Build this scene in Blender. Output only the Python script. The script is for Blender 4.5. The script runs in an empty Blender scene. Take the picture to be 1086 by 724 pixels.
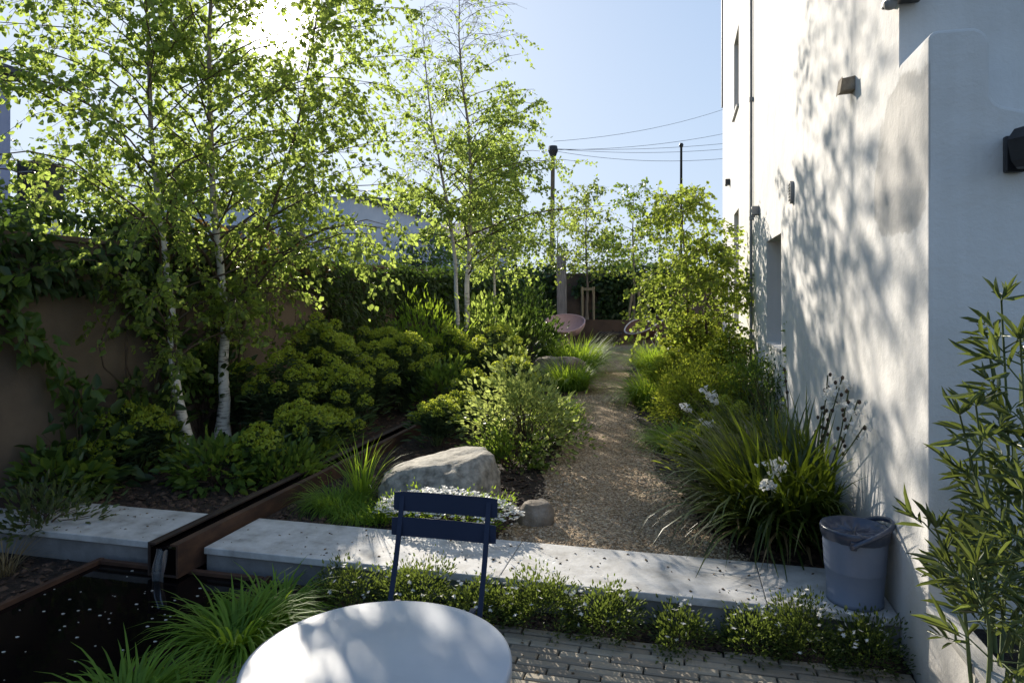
import bpy, bmesh, math, random
import numpy as np
from mathutils import Vector, noise, Matrix
rng = np.random.default_rng(7); random.seed(7)
R = math.radians; PI = math.pi
sc = bpy.context.scene; COL = sc.collection
# ------------------------------------------------------------ frame of reference
# x runs along the low wall, y away from the camera along the house, z up. Camera turned 13.8 deg to the left.
CY = R(13.8); cs, sn = math.cos(CY), math.sin(CY); EYE = 1.6; F = 724.0; G = 0.12
def cam2w(X, Y, z): return Vector((X*cs - Y*sn, X*sn + Y*cs, z))
def at(px, Y, z=G): return cam2w((px-543)/F*Y, Y, z)
def gp(px, py, z=G):
    Y = (EYE-z)*F/(py-312.0); return at(px, Y, z)
def dp(px, py, Y): return at(px, Y, EYE+(312-py)/F*Y)
# ------------------------------------------------------------ materials
MATS = {}
def newmat(n):
    m = bpy.data.materials.new(n); m.use_nodes = True; m.node_tree.nodes.clear(); MATS[n] = m
    nt = m.node_tree; out = nt.nodes.new('ShaderNodeOutputMaterial'); return m, nt, out
def N(nt, t, **kw):
    n = nt.nodes.new(t)
    for k, v in kw.items():
        if k in n.inputs: n.inputs[k].default_value = v
        else: setattr(n, k, v)
    return n
def L(nt, a, b): nt.links.new(a, b)
def ramp(nt, fac, stops):
    r = N(nt, 'ShaderNodeValToRGB'); e = r.color_ramp.elements
    while len(e) < len(stops): e.new(0.5)
    for i, (p, c) in enumerate(stops): e[i].position = p; e[i].color = (*c, 1) if len(c) == 3 else c
    L(nt, fac, r.inputs[0]); return r.outputs[0]
def c4(c): return (c[0], c[1], c[2], 1)
def leafmat(n, c1, c2, t1, fac=0.45, rough=0.45):
    m, nt, out = newmat(n)
    g = N(nt, 'ShaderNodeNewGeometry')
    col = ramp(nt, g.outputs['Random Per Island'], [(0, c1), (1, c2)])
    t2 = tuple(x*0.55 for x in t1)
    tcol = ramp(nt, g.outputs['Random Per Island'], [(0, t2), (1, t1)])
    p = N(nt, 'ShaderNodeBsdfPrincipled', Roughness=rough); p.inputs['Specular IOR Level'].default_value = .35
    L(nt, col, p.inputs['Base Color'])
    t = N(nt, 'ShaderNodeBsdfTranslucent'); L(nt, tcol, t.inputs['Color'])
    mx = N(nt, 'ShaderNodeMixShader'); mx.inputs[0].default_value = fac
    L(nt, p.outputs[0], mx.inputs[1]); L(nt, t.outputs[0], mx.inputs[2]); L(nt, mx.outputs[0], out.inputs[0])
    return m
def surf(n, stops, scale=8, detail=6, rough=.7, bump=.3, bscale=None, bdist=.01, stretch=(1,1,1), metal=0, island=0, spec=.4, rough2=None):
    m, nt, out = newmat(n)
    tc = N(nt, 'ShaderNodeTexCoord'); mp = N(nt, 'ShaderNodeMapping'); mp.inputs['Scale'].default_value = stretch
    L(nt, tc.outputs['Object'], mp.inputs[0])
    no = N(nt, 'ShaderNodeTexNoise', Scale=scale, Detail=detail, Roughness=.62); L(nt, mp.outputs[0], no.inputs['Vector'])
    fac = no.outputs['Fac']
    if island:
        g = N(nt, 'ShaderNodeNewGeometry'); mm = N(nt, 'ShaderNodeMix'); mm.inputs[0].default_value = island
        L(nt, fac, mm.inputs[2]); L(nt, g.outputs['Random Per Island'], mm.inputs[3]); fac = mm.outputs[0]
    col = ramp(nt, fac, stops)
    p = N(nt, 'ShaderNodeBsdfPrincipled', Roughness=rough, Metallic=metal); p.inputs['Specular IOR Level'].default_value = spec
    L(nt, col, p.inputs['Base Color'])
    if bump:
        nb = N(nt, 'ShaderNodeTexNoise', Scale=bscale or scale*4, Detail=8, Roughness=.6); L(nt, mp.outputs[0], nb.inputs['Vector'])
        b = N(nt, 'ShaderNodeBump', Strength=bump, Distance=bdist); L(nt, nb.outputs['Fac'], b.inputs['Height']); L(nt, b.outputs[0], p.inputs['Normal'])
    L(nt, p.outputs[0], out.inputs[0]); return m
# leaves
leafmat('leaf_birch', (.06,.095,.022), (.11,.15,.04), (.54,.69,.13), .6, .42)
leafmat('leaf_birch_far', (.06,.1,.025), (.1,.14,.035), (.42,.52,.08), .5, .5)
leafmat('leaf_young', (.08,.13,.025), (.13,.19,.035), (.5,.62,.09), .55, .45)
leafmat('leaf_fresh', (.1,.15,.022), (.18,.24,.035), (.54,.62,.06), .5, .5)
leafmat('leaf_daisy', (.03,.055,.018), (.07,.1,.025), (.24,.32,.05), .38, .5)
leafmat('leaf_dark', (.028,.055,.018), (.055,.09,.028), (.15,.25,.03), .35, .42)
leafmat('leaf_mid', (.05,.1,.024), (.095,.16,.036), (.34,.48,.05), .42, .45)
leafmat('leaf_blue', (.045,.08,.045), (.08,.12,.065), (.2,.3,.08), .34, .5)
leafmat('leaf_lime', (.2,.28,.03), (.33,.4,.06), (.68,.76,.08), .5, .55)
leafmat('leaf_pale', (.05,.09,.025), (.36,.43,.16), (.6,.7,.18), .5, .4)
leafmat('leaf_grass', (.09,.18,.02), (.16,.28,.03), (.45,.62,.05), .48, .6)
leafmat('leaf_strap', (.02,.04,.010), (.05,.08,.02), (.2,.27,.02), .32, .38)
leafmat('leaf_olive', (.03,.05,.022), (.095,.125,.055), (.28,.35,.06), .34, .32)
leafmat('leaf_red', (.06,.05,.02), (.09,.05,.03), (.25,.16,.04), .4, .4)
leafmat('leaf_dry', (.16,.12,.06), (.26,.2,.1), (.3,.24,.1), .3, .6)
leafmat('petal_white', (.8,.8,.77), (.9,.9,.88), (.9,.9,.84), .5, .5)
surf('bud_brown', [(0,(.03,.018,.01)),(1,(.08,.05,.03))], 20, bump=0, rough=.6)
surf('daisy_yellow', [(0,(.5,.33,.02)),(1,(.6,.42,.03))], 20, bump=0)
# bark
def barkmat():
    m, nt, out = newmat('bark_birch'); tc = N(nt, 'ShaderNodeTexCoord'); mp = N(nt, 'ShaderNodeMapping'); mp.inputs['Scale'].default_value = (5,5,34)
    L(nt, tc.outputs['Object'], mp.inputs[0]); no = N(nt, 'ShaderNodeTexNoise', Scale=1.6, Detail=5, Roughness=.65); L(nt, mp.outputs[0], no.inputs['Vector'])
    n2 = N(nt, 'ShaderNodeTexNoise', Scale=3.0, Detail=3); L(nt, tc.outputs['Object'], n2.inputs['Vector'])
    ad = N(nt, 'ShaderNodeMath', operation='MULTIPLY_ADD'); L(nt, n2.outputs['Fac'], ad.inputs[0]); ad.inputs[1].default_value = .35; L(nt, no.outputs['Fac'], ad.inputs[2])
    col = ramp(nt, ad.outputs[0], [(.48,(.05,.04,.035)),(.56,(.34,.3,.26)),(.62,(.66,.62,.56)),(.85,(.72,.69,.64))])
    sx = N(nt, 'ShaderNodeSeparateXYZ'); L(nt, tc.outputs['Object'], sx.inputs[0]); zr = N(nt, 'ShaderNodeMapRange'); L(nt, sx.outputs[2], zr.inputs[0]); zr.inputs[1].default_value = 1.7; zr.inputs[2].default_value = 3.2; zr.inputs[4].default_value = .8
    mb = N(nt, 'ShaderNodeMix', data_type='RGBA'); L(nt, zr.outputs[0], mb.inputs[0]); L(nt, col, mb.inputs[6]); mb.inputs[7].default_value = (.16,.11,.08,1); col = mb.outputs[2]  # upper stem browned: young bark tone, plus backlit shade put into the colour
    p = N(nt, 'ShaderNodeBsdfPrincipled', Roughness=.6); L(nt, col, p.inputs['Base Color'])
    b = N(nt, 'ShaderNodeBump', Strength=.5, Distance=.008); L(nt, no.outputs['Fac'], b.inputs['Height']); L(nt, b.outputs[0], p.inputs['Normal']); L(nt, p.outputs[0], out.inputs[0])
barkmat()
surf('bark_twig', [(.3,(.06,.04,.028)),(.7,(.13,.09,.06))], 14, stretch=(1,1,.3), rough=.8)
surf('bark_grey', [(.3,(.1,.08,.06)),(.7,(.2,.17,.13))], 9, stretch=(1,1,.2), rough=.85)
surf('stem_green', [(.3,(.06,.09,.03)),(.7,(.12,.15,.05))], 9, bump=0)
surf('soil', [(.3,(.012,.008,.006)),(.5,(.03,.02,.014)),(.72,(.06,.04,.028))], 22, detail=10, rough=.95, bump=1, bscale=60, bdist=.03)
surf('mulch', [(0,(.02,.012,.008)),(.6,(.06,.036,.024)),(1,(.12,.075,.05))], 9, rough=.9, bump=0, island=.85)
surf('gravel_stone', [(0,(.13,.09,.05)),(.5,(.31,.23,.145)),(1,(.54,.44,.32))], 9, rough=.85, bump=0, island=.9)
surf('litter', [(0,(.05,.03,.015)),(1,(.2,.13,.06))], 9, rough=.85, bump=0, island=.9)
surf('coping_stone', [(.28,(.24,.23,.21)),(.42,(.38,.37,.35)),(.55,(.47,.465,.45)),(.72,(.56,.55,.53))], 7, detail=13, rough=.75, bump=.35, bscale=45, bdist=.006)
surf('wall_grey', [(.3,(.13,.13,.13)),(.7,(.24,.24,.24))], 5, rough=.9, bump=.4)
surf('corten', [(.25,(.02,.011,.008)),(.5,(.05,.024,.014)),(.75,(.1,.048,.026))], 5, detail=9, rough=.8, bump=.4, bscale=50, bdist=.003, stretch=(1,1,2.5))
surf('steel_brown', [(.25,(.05,.032,.022)),(.75,(.11,.07,.045))], 3, detail=9, rough=.8, bump=.3, bscale=40)
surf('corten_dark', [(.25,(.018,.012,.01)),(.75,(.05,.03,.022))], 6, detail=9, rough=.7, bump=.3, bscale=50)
surf('paver', [(0,(.15,.125,.095)),(.5,(.27,.225,.165)),(1,(.40,.34,.25))], 30, detail=8, rough=.85, bump=.5, bscale=90, bdist=.004, island=.6)
surf('joint_sand', [(.3,(.03,.027,.02)),(.7,(.08,.07,.05))], 60, rough=.95, bump=.4)
surf('boulder_stone', [(.3,(.10,.09,.07)),(.5,(.25,.23,.19)),(.68,(.40,.37,.31))], 16, detail=14, rough=.85, bump=.5, bscale=26, bdist=.02)
surf('boulder_brown', [(.28,(.1,.075,.055)),(.5,(.2,.16,.12)),(.72,(.34,.3,.25))], 7, detail=12, rough=.85, bump=.8, bscale=20, bdist=.02)
surf('garden_wall', [(.3,(.10,.075,.055)),(.7,(.18,.135,.095))], 1.5, detail=9, rough=.92, bump=.35, bscale=30, bdist=.01)
surf('back_brick', [(.3,(.07,.055,.045)),(.7,(.14,.1,.075))], 3, rough=.92, bump=.4)
surf('navy_paint', [(.3,(.014,.023,.05)),(.7,(.018,.028,.06))], 3, rough=.6, bump=.05, bscale=120, bdist=.001, spec=.25)
surf('table_paint', [(.35,(.35,.365,.395)),(.5,(.38,.4,.43)),(.7,(.41,.425,.455))], 5, detail=8, rough=.36, bump=.05, bscale=200, bdist=.0008, spec=.5)
surf('pail_grey', [(.3,(.12,.155,.22)),(.7,(.165,.2,.275))], 4, rough=.45, bump=.08, bscale=40, spec=.5)
surf('pail_dark', [(.3,(.025,.035,.06)),(.7,(.045,.06,.1))], 4, rough=.3, bump=.05, spec=.6)
surf('black_metal', [(.3,(.012,.012,.014)),(.7,(.03,.03,.033))], 8, rough=.45, bump=.1)
surf('stone_vent', [(.3,(.16,.13,.1)),(.7,(.3,.26,.2))], 30, rough=.9, bump=.5)
surf('grey_trim', [(.3,(.2,.2,.2)),(.7,(.3,.3,.29))], 8, rough=.6, bump=.1)
surf('post_wood', [(.3,(.17,.15,.14)),(.7,(.34,.31,.3))], 9, stretch=(3,3,.3), rough=.85, bump=.4)
surf('stake_wood', [(.3,(.16,.13,.08)),(.7,(.3,.25,.15))], 9, stretch=(3,3,.3), rough=.85, bump=.3)
surf('shell_pink', [(.3,(.5,.32,.29)),(.7,(.58,.38,.34))], 9, rough=.55, bump=.1)
surf('shell_brown', [(.3,(.1,.045,.035)),(.7,(.15,.07,.055))], 9, rough=.5, bump=.1)
surf('rim_pale', [(.3,(.5,.45,.42)),(.7,(.6,.56,.52))], 9, rough=.5, bump=0)
surf('neighbour_white', [(.3,(.55,.6,.7)),(.7,(.66,.7,.78))], 2, rough=.9, bump=.2)
surf('neighbour_lilac', [(.3,(.3,.34,.5)),(.7,(.36,.4,.56))], 2, rough=.9, bump=.2)
surf('slate', [(.3,(.05,.055,.075)),(.7,(.1,.105,.13))], 6, rough=.7, bump=.4, stretch=(1,1,3))
surf('dark_clad', [(.3,(.02,.02,.022)),(.7,(.045,.042,.045))], 6, rough=.6, bump=.3, stretch=(6,6,.5))
surf('weathered_board', [(.3,(.3,.29,.27)),(.7,(.58,.56,.52))], 3, stretch=(9,1,4), rough=.7, bump=.5, bscale=20)
surf('field', [(.3,(.03,.035,.018)),(.7,(.07,.075,.04))], .6, rough=1, bump=.3)
def glassmat():
    m, nt, out = newmat('window_glass'); p = N(nt, 'ShaderNodeBsdfPrincipled', Roughness=.06); p.inputs['Base Color'].default_value = (.02,.025,.03,1); p.inputs['Specular IOR Level'].default_value = .8
    L(nt, p.outputs[0], out.inputs[0])
glassmat()
def watermat(n, bs, st):
    m, nt, out = newmat(n); p = N(nt, 'ShaderNodeBsdfPrincipled', Roughness=.04); p.inputs['Base Color'].default_value = (.004,.003,.003,1); p.inputs['IOR'].default_value = 1.33; p.inputs['Specular IOR Level'].default_value = .2
    tc = N(nt, 'ShaderNodeTexCoord'); no = N(nt, 'ShaderNodeTexNoise', Scale=bs, Detail=4); L(nt, tc.outputs['Object'], no.inputs['Vector'])
    b = N(nt, 'ShaderNodeBump', Strength=st, Distance=.004); L(nt, no.outputs['Fac'], b.inputs['Height']); L(nt, b.outputs[0], p.inputs['Normal']); L(nt, p.outputs[0], out.inputs[0])
watermat('pool_water', 14, .12)
def spoutmat():
    m, nt, out = newmat('spout_water'); p = N(nt, 'ShaderNodeBsdfPrincipled', Roughness=.05); p.inputs['Base Color'].default_value = (.7,.78,.85,1); p.inputs['IOR'].default_value = 1.33; p.inputs['Transmission Weight'].default_value = .92
    L(nt, p.outputs[0], out.inputs[0])
spoutmat()
def housemat():
    m, nt, out = newmat('white_render'); tc = N(nt, 'ShaderNodeTexCoord')
    no = N(nt, 'ShaderNodeTexNoise', Scale=1.3, Detail=10, Roughness=.6); L(nt, tc.outputs['Object'], no.inputs['Vector'])
    base = ramp(nt, no.outputs['Fac'], [(.25,(.60,.585,.56)),(.5,(.66,.645,.62)),(.75,(.71,.695,.67))])
    # vertical streaks
    mp = N(nt, 'ShaderNodeMapping'); mp.inputs['Scale'].default_value = (5,5,.35); L(nt, tc.outputs['Object'], mp.inputs[0])
    ns = N(nt, 'ShaderNodeTexNoise', Scale=2.0, Detail=7, Roughness=.6); L(nt, mp.outputs[0], ns.inputs['Vector'])
    st = ramp(nt, ns.outputs['Fac'], [(.3,(.92,.91,.89)),(.6,(1,1,1))])
    m1 = N(nt, 'ShaderNodeMix', data_type='RGBA', blend_type='MULTIPLY'); m1.inputs[0].default_value = .7; L(nt, base, m1.inputs[6]); L(nt, st, m1.inputs[7])
    # the repaired patch near the front corner
    sx = N(nt, 'ShaderNodeSeparateXYZ'); L(nt, tc.outputs['Object'], sx.inputs[0])
    n3 = N(nt, 'ShaderNodeTexNoise', Scale=3.5, Detail=8, Roughness=.65); L(nt, tc.outputs['Object'], n3.inputs['Vector'])
    def lin(src, c, s):
        a = N(nt, 'ShaderNodeMath', operation='SUBTRACT'); L(nt, src, a.inputs[0]); a.inputs[1].default_value = c
        b = N(nt, 'ShaderNodeMath', operation='DIVIDE'); L(nt, a.outputs[0], b.inputs[0]); b.inputs[1].default_value = s
        q = N(nt, 'ShaderNodeMath', operation='POWER'); L(nt, b.outputs[0], q.inputs[0]); q.inputs[1].default_value = 4
        ab = N(nt, 'ShaderNodeMath', operation='ABSOLUTE'); L(nt, b.outputs[0], ab.inputs[0]); L(nt, ab.outputs[0], q.inputs[0]); return q.outputs[0]
    # slanted in y by z so that the patch leans
    zz = N(nt, 'ShaderNodeMath', operation='MULTIPLY_ADD'); L(nt, sx.outputs[2], zz.inputs[0]); zz.inputs[1].default_value = .35; L(nt, sx.outputs[1], zz.inputs[2])
    A = lin(zz.outputs[0], 4.15, .45); B = lin(sx.outputs[2], 2.22, .36)
    s = N(nt, 'ShaderNodeMath', operation='ADD'); L(nt, A, s.inputs[0]); L(nt, B, s.inputs[1])
    s2 = N(nt, 'ShaderNodeMath', operation='MULTIPLY_ADD'); L(nt, n3.outputs['Fac'], s2.inputs[0]); s2.inputs[1].default_value = 2.2; L(nt, s.outputs[0], s2.inputs[2])
    mask = ramp(nt, s2.outputs[0], [(0,(1,1,1)),(.5,(1,1,1))]); 
    mr = N(nt, 'ShaderNodeMapRange'); L(nt, s2.outputs[0], mr.inputs[0]); mr.inputs[1].default_value = 1.75; mr.inputs[2].default_value = 1.95; mr.inputs[3].default_value = .85; mr.inputs[4].default_value = 0
    lt = N(nt, 'ShaderNodeMath', operation='LESS_THAN'); L(nt, sx.outputs[0], lt.inputs[0]); lt.inputs[1].default_value = .972; mk = N(nt, 'ShaderNodeMath', operation='MULTIPLY'); L(nt, mr.outputs[0], mk.inputs[0]); L(nt, lt.outputs[0], mk.inputs[1]); m2 = N(nt, 'ShaderNodeMix', data_type='RGBA'); L(nt, mk.outputs[0], m2.inputs[0]); L(nt, m1.outputs[2], m2.inputs[6]); m2.inputs[7].default_value = (.46,.44,.41,1)
    dz = N(nt, 'ShaderNodeMath', operation='MULTIPLY_ADD'); L(nt, n3.outputs['Fac'], dz.inputs[0]); dz.inputs[1].default_value = -.55; L(nt, sx.outputs[2], dz.inputs[2])
    dr = N(nt, 'ShaderNodeMapRange'); L(nt, dz.outputs[0], dr.inputs[0]); dr.inputs[1].default_value = -.25; dr.inputs[2].default_value = .25; dr.inputs[3].default_value = .55; dr.inputs[4].default_value = 0
    m3 = N(nt, 'ShaderNodeMix', data_type='RGBA'); L(nt, dr.outputs[0], m3.inputs[0]); L(nt, m2.outputs[2], m3.inputs[6]); m3.inputs[7].default_value = (.3,.26,.2,1); m2 = m3
    p = N(nt, 'ShaderNodeBsdfPrincipled', Roughness=.9); L(nt, m2.outputs[2], p.inputs['Base Color']); p.inputs['Specular IOR Level'].default_value = .2
    nb = N(nt, 'ShaderNodeTexNoise', Scale=70, Detail=6, Roughness=.6); L(nt, tc.outputs['Object'], nb.inputs['Vector'])
    nc = N(nt, 'ShaderNodeTexNoise', Scale=2.5, Detail=3); L(nt, tc.outputs['Object'], nc.inputs['Vector'])
    nd = N(nt, 'ShaderNodeTexNoise', Scale=14, Detail=4); L(nt, tc.outputs['Object'], nd.inputs['Vector']); a0 = N(nt, 'ShaderNodeMath', operation='MULTIPLY_ADD'); L(nt, nc.outputs['Fac'], a0.inputs[0]); a0.inputs[1].default_value = 4; L(nt, nd.outputs['Fac'], a0.inputs[2]); ad = N(nt, 'ShaderNodeMath', operation='MULTIPLY_ADD'); L(nt, a0.outputs[0], ad.inputs[0]); ad.inputs[1].default_value = 2; L(nt, nb.outputs['Fac'], ad.inputs[2])
    b = N(nt, 'ShaderNodeBump', Strength=.5, Distance=.005); L(nt, ad.outputs[0], b.inputs['Height']); L(nt, b.outputs[0], p.inputs['Normal'])
    L(nt, p.outputs[0], out.inputs[0])
housemat()
def pathmat():
    m, nt, out = newmat('gravel_path'); tc = N(nt, 'ShaderNodeTexCoord')
    vo = N(nt, 'ShaderNodeTexVoronoi', Scale=75); L(nt, tc.outputs['Object'], vo.inputs['Vector'])
    sp = N(nt, 'ShaderNodeSeparateColor'); L(nt, vo.outputs['Color'], sp.inputs[0])
    no = N(nt, 'ShaderNodeTexNoise', Scale=2.2, Detail=6); L(nt, tc.outputs['Object'], no.inputs['Vector'])
    col = ramp(nt, sp.outputs[0], [(0,(.13,.085,.05)),(.45,(.32,.23,.145)),(.8,(.45,.34,.22)),(1,(.6,.49,.35))])
    c2 = ramp(nt, no.outputs['Fac'], [(.3,(.62,.58,.5)),(.6,(1,1,1))])
    mm = N(nt, 'ShaderNodeMix', data_type='RGBA', blend_type='MULTIPLY'); mm.inputs[0].default_value = 1; L(nt, col, mm.inputs[6]); L(nt, c2, mm.inputs[7])
    p = N(nt, 'ShaderNodeBsdfPrincipled', Roughness=.9); L(nt, mm.outputs[2], p.inputs['Base Color']); p.inputs['Specular IOR Level'].default_value = .2
    b = N(nt, 'ShaderNodeBump', Strength=.9, Distance=.012, invert=True); L(nt, vo.outputs['Distance'], b.inputs['Height']); L(nt, b.outputs[0], p.inputs['Normal'])
    L(nt, p.outputs[0], out.inputs[0])
pathmat()
# ------------------------------------------------------------ geometry collector
class Geo:
    def __init__(s): s.v = []; s.f = []; s.n = 0
    def add(s, V, Fc):
        V = np.asarray(V, float).reshape(-1, 3); Fc = np.asarray(Fc, int)
        s.v.append(V); s.f.append(Fc + s.n); s.n += len(V)
    def addf(s, V, faces):
        V = np.asarray(V, float).reshape(-1, 3); s.v.append(V)
        for f in faces: s.f.append(np.asarray([f], int) + s.n)
        s.n += len(V)
    def box(s, x0, x1, y0, y1, z0, z1):
        s.add([(x0,y0,z0),(x1,y0,z0),(x1,y1,z0),(x0,y1,z0),(x0,y0,z1),(x1,y0,z1),(x1,y1,z1),(x0,y1,z1)],
              [(0,3,2,1),(4,5,6,7),(0,1,5,4),(1,2,6,5),(2,3,7,6),(3,0,4,7)])
    def tube(s, pts, rad, n=6, caps=True):
        pts = np.asarray([tuple(p) for p in pts], float); k = len(pts); rad = np.broadcast_to(rad, (k,)).astype(float)
        T = np.gradient(pts, axis=0); T /= np.linalg.norm(T, axis=1, keepdims=True)+1e-9
        ref = np.array([0,0,1.]) if abs(T[0][2]) < .9 else np.array([1.,0,0])
        A = np.cross(T, ref); A /= np.linalg.norm(A, axis=1, keepdims=True)+1e-9; B = np.cross(T, A)
        a = np.arange(n)*2*PI/n
        V = pts[:,None,:] + rad[:,None,None]*(np.cos(a)[None,:,None]*A[:,None,:] + np.sin(a)[None,:,None]*B[:,None,:])
        i = np.arange(k-1)[:,None]*n; j = np.arange(n)[None,:]; j2 = (j+1) % n
        Fq = np.stack([i+j, i+j2, i+n+j2, i+n+j], -1).reshape(-1, 4)
        s.add(V.reshape(-1,3), Fq)
        if caps:
            off = s.n-k*n; s.f.append(np.array([[off+q for q in range(n)]])); s.f.append(np.array([[off+(k-1)*n+n-1-q for q in range(n)]]))
    def lathe(s, prof, c=(0,0,0), n=48, a0=0, a1=2*PI):
        full = abs(a1-a0-2*PI) < 1e-6; m = n if full else n+1
        a = a0+np.arange(m)*(a1-a0)/n; pr = np.asarray(prof, float)
        V = np.stack([pr[:,0][:,None]*np.cos(a)[None], pr[:,0][:,None]*np.sin(a)[None], np.repeat(pr[:,1][:,None], m, 1)], -1)+np.array(c)
        k = len(pr); i = np.arange(k-1)[:,None]*m; j = np.arange(n)[None,:]; j2 = (j+1) % m
        s.add(V.reshape(-1,3), np.stack([i+j, i+j2, i+m+j2, i+m+j], -1).reshape(-1,4))
    def build(s, name, mat, parent=None, smooth=False, bevel=0):
        V = np.concatenate(s.v) if s.v else np.zeros((0,3))
        me = bpy.data.meshes.new(name); me.vertices.add(len(V)); me.vertices.foreach_set('co', V.ravel().astype(np.float32))
        tot = np.concatenate([np.full(len(f), f.shape[1]) for f in s.f]); loops = np.concatenate([f.ravel() for f in s.f])
        me.loops.add(len(loops)); me.loops.foreach_set('vertex_index', loops.astype(np.int32))
        me.polygons.add(len(tot)); st = np.concatenate([[0], np.cumsum(tot)[:-1]])
        me.polygons.foreach_set('loop_start', st.astype(np.int32)); me.polygons.foreach_set('loop_total', tot.astype(np.int32))
        me.polygons.foreach_set('use_smooth', np.full(len(tot), bool(smooth or mat.startswith(('leaf', 'petal')) or mat in ('bark_twig', 'stem_green', 'bud_brown'))))
        me.update(calc_edges=True); me.validate()
        me.materials.append(MATS[mat])
        o = bpy.data.objects.new(name, me); COL.objects.link(o)
        if parent: o.parent = parent; o.matrix_parent_inverse = Matrix.Translation(-parent.location) if parent.type == 'EMPTY' and parent.parent is None else Matrix()
        if bevel:
            b = o.modifiers.new('b', 'BEVEL'); b.width = bevel; b.segments = 2; b.limit_method = 'ANGLE'; b.angle_limit = R(40)
        return o
# world-coordinates are used for all meshes; parents are empties at the base of the thing
def tag(o, label, cat, group=None, kind=None):
    if label: o['label'] = label
    if cat: o['category'] = cat
    if group: o['group'] = group
    if kind: o['kind'] = kind
    return o
def thing(name, loc, label, cat, group=None):
    o = bpy.data.objects.new(name, None); COL.objects.link(o); o.location = loc; o.empty_display_size = .1
    return tag(o, label, cat, group)
def struct(g, name, mat, **k):
    o = g.build(name, mat, **k); o['kind'] = 'structure'; return o
def nrm(a): return a/(np.linalg.norm(a, axis=-1, keepdims=True)+1e-9)
OV = np.array([(0,0,0),(.3,-.5,.10),(.72,-.3,.08),(1,0,-.04),(.72,.3,.08),(.3,.5,.10)])
def leaves(g, P, D, ln, wd, nj=.6, up=None, simple=False):
    P = np.asarray(P, float); D = nrm(np.asarray(D, float)); n = len(P)
    if n == 0: return
    ln = np.broadcast_to(ln, (n,))*rng.uniform(.6, 1.3, n); wd = ln*wd
    U = np.tile(np.array([0,0,1.]), (n,1)) if up is None else np.asarray(up, float)
    U = U + rng.normal(0, nj, (n,3)); S = nrm(np.cross(D, U)); Nn = np.cross(S, D)
    T = OV if not simple else np.array([(0,0,0),(.5,-.5,.05),(1,0,0),(.5,.5,.05)])
    V = P[:,None]+T[None,:,0:1]*(D*ln[:,None])[:,None]+T[None,:,1:2]*(S*wd[:,None])[:,None]+T[None,:,2:3]*(Nn*ln[:,None])[:,None]
    k = len(T); b = (np.arange(n)*k)[:,None]
    if simple: Fc = b+np.array([[0,1,2,3]])
    else: Fc = np.concatenate([b+np.array([[0,1,2,3]]), b+np.array([[0,3,4,5]])])
    g.add(V.reshape(-1,3), Fc)
def blades(g, P, az, ln, wd, e0, bend, seg=5, droopvar=.25):
    P = np.asarray(P, float); n = len(P); az = np.broadcast_to(az, (n,)); ln = np.broadcast_to(ln, (n,)).astype(float); wd = np.broadcast_to(wd, (n,)).astype(float)
    e0 = np.broadcast_to(e0, (n,)).astype(float); bend = np.broadcast_to(bend, (n,))*rng.uniform(1-droopvar*2, 1+droopvar*2, n)
    hx = np.cos(az); hy = np.sin(az); pts = [P]; cur = P.copy()
    side = np.stack([-hy, hx, np.zeros(n)], -1)
    tw = rng.normal(0, .25, n)
    for i in range(seg):
        e = e0-bend*((i+.5)/seg)**1.3; d = np.stack([np.cos(e)*hx, np.cos(e)*hy, np.sin(e)], -1)+side*(tw*(i+1)/seg)[:,None]*.4
        cur = cur+d*(ln/seg)[:,None]; pts.append(cur.copy())
    V = []
    for i, p in enumerate(pts):
        t = i/seg; w = wd*(.75+.5*t if t < .4 else .95*(1-((t-.4)/.6)**1.6)+.03)
        V += [p-side*(w/2)[:,None], p+side*(w/2)[:,None]]
    V = np.stack(V, 1); k = 2*(seg+1); b = (np.arange(n)*k)[:,None]
    Fc = np.concatenate([b+np.array([[2*i, 2*i+1, 2*i+3, 2*i+2]]) for i in range(seg)])
    g.add(V.reshape(-1,3), Fc)
def spl(pts, n):
    pts = np.asarray([tuple(p) for p in pts], float); k = len(pts); out = []
    P = np.vstack([2*pts[0]-pts[1], pts, 2*pts[-1]-pts[-2]])
    for q in np.linspace(0, k-1-1e-6, n):
        i = int(q); t = q-i; a, b, c, d = P[i], P[i+1], P[i+2], P[i+3]
        out.append(.5*((2*b)+(-a+c)*t+(2*a-5*b+4*c-d)*t*t+(-a+3*b-3*c+d)*t**3))
    return np.array(out)
def sphere_dirs(n, zmin=-1):
    v = nrm(rng.normal(0, 1, (n*3+20, 3))); v = v[v[:,2] > zmin][:n]; return v
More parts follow.
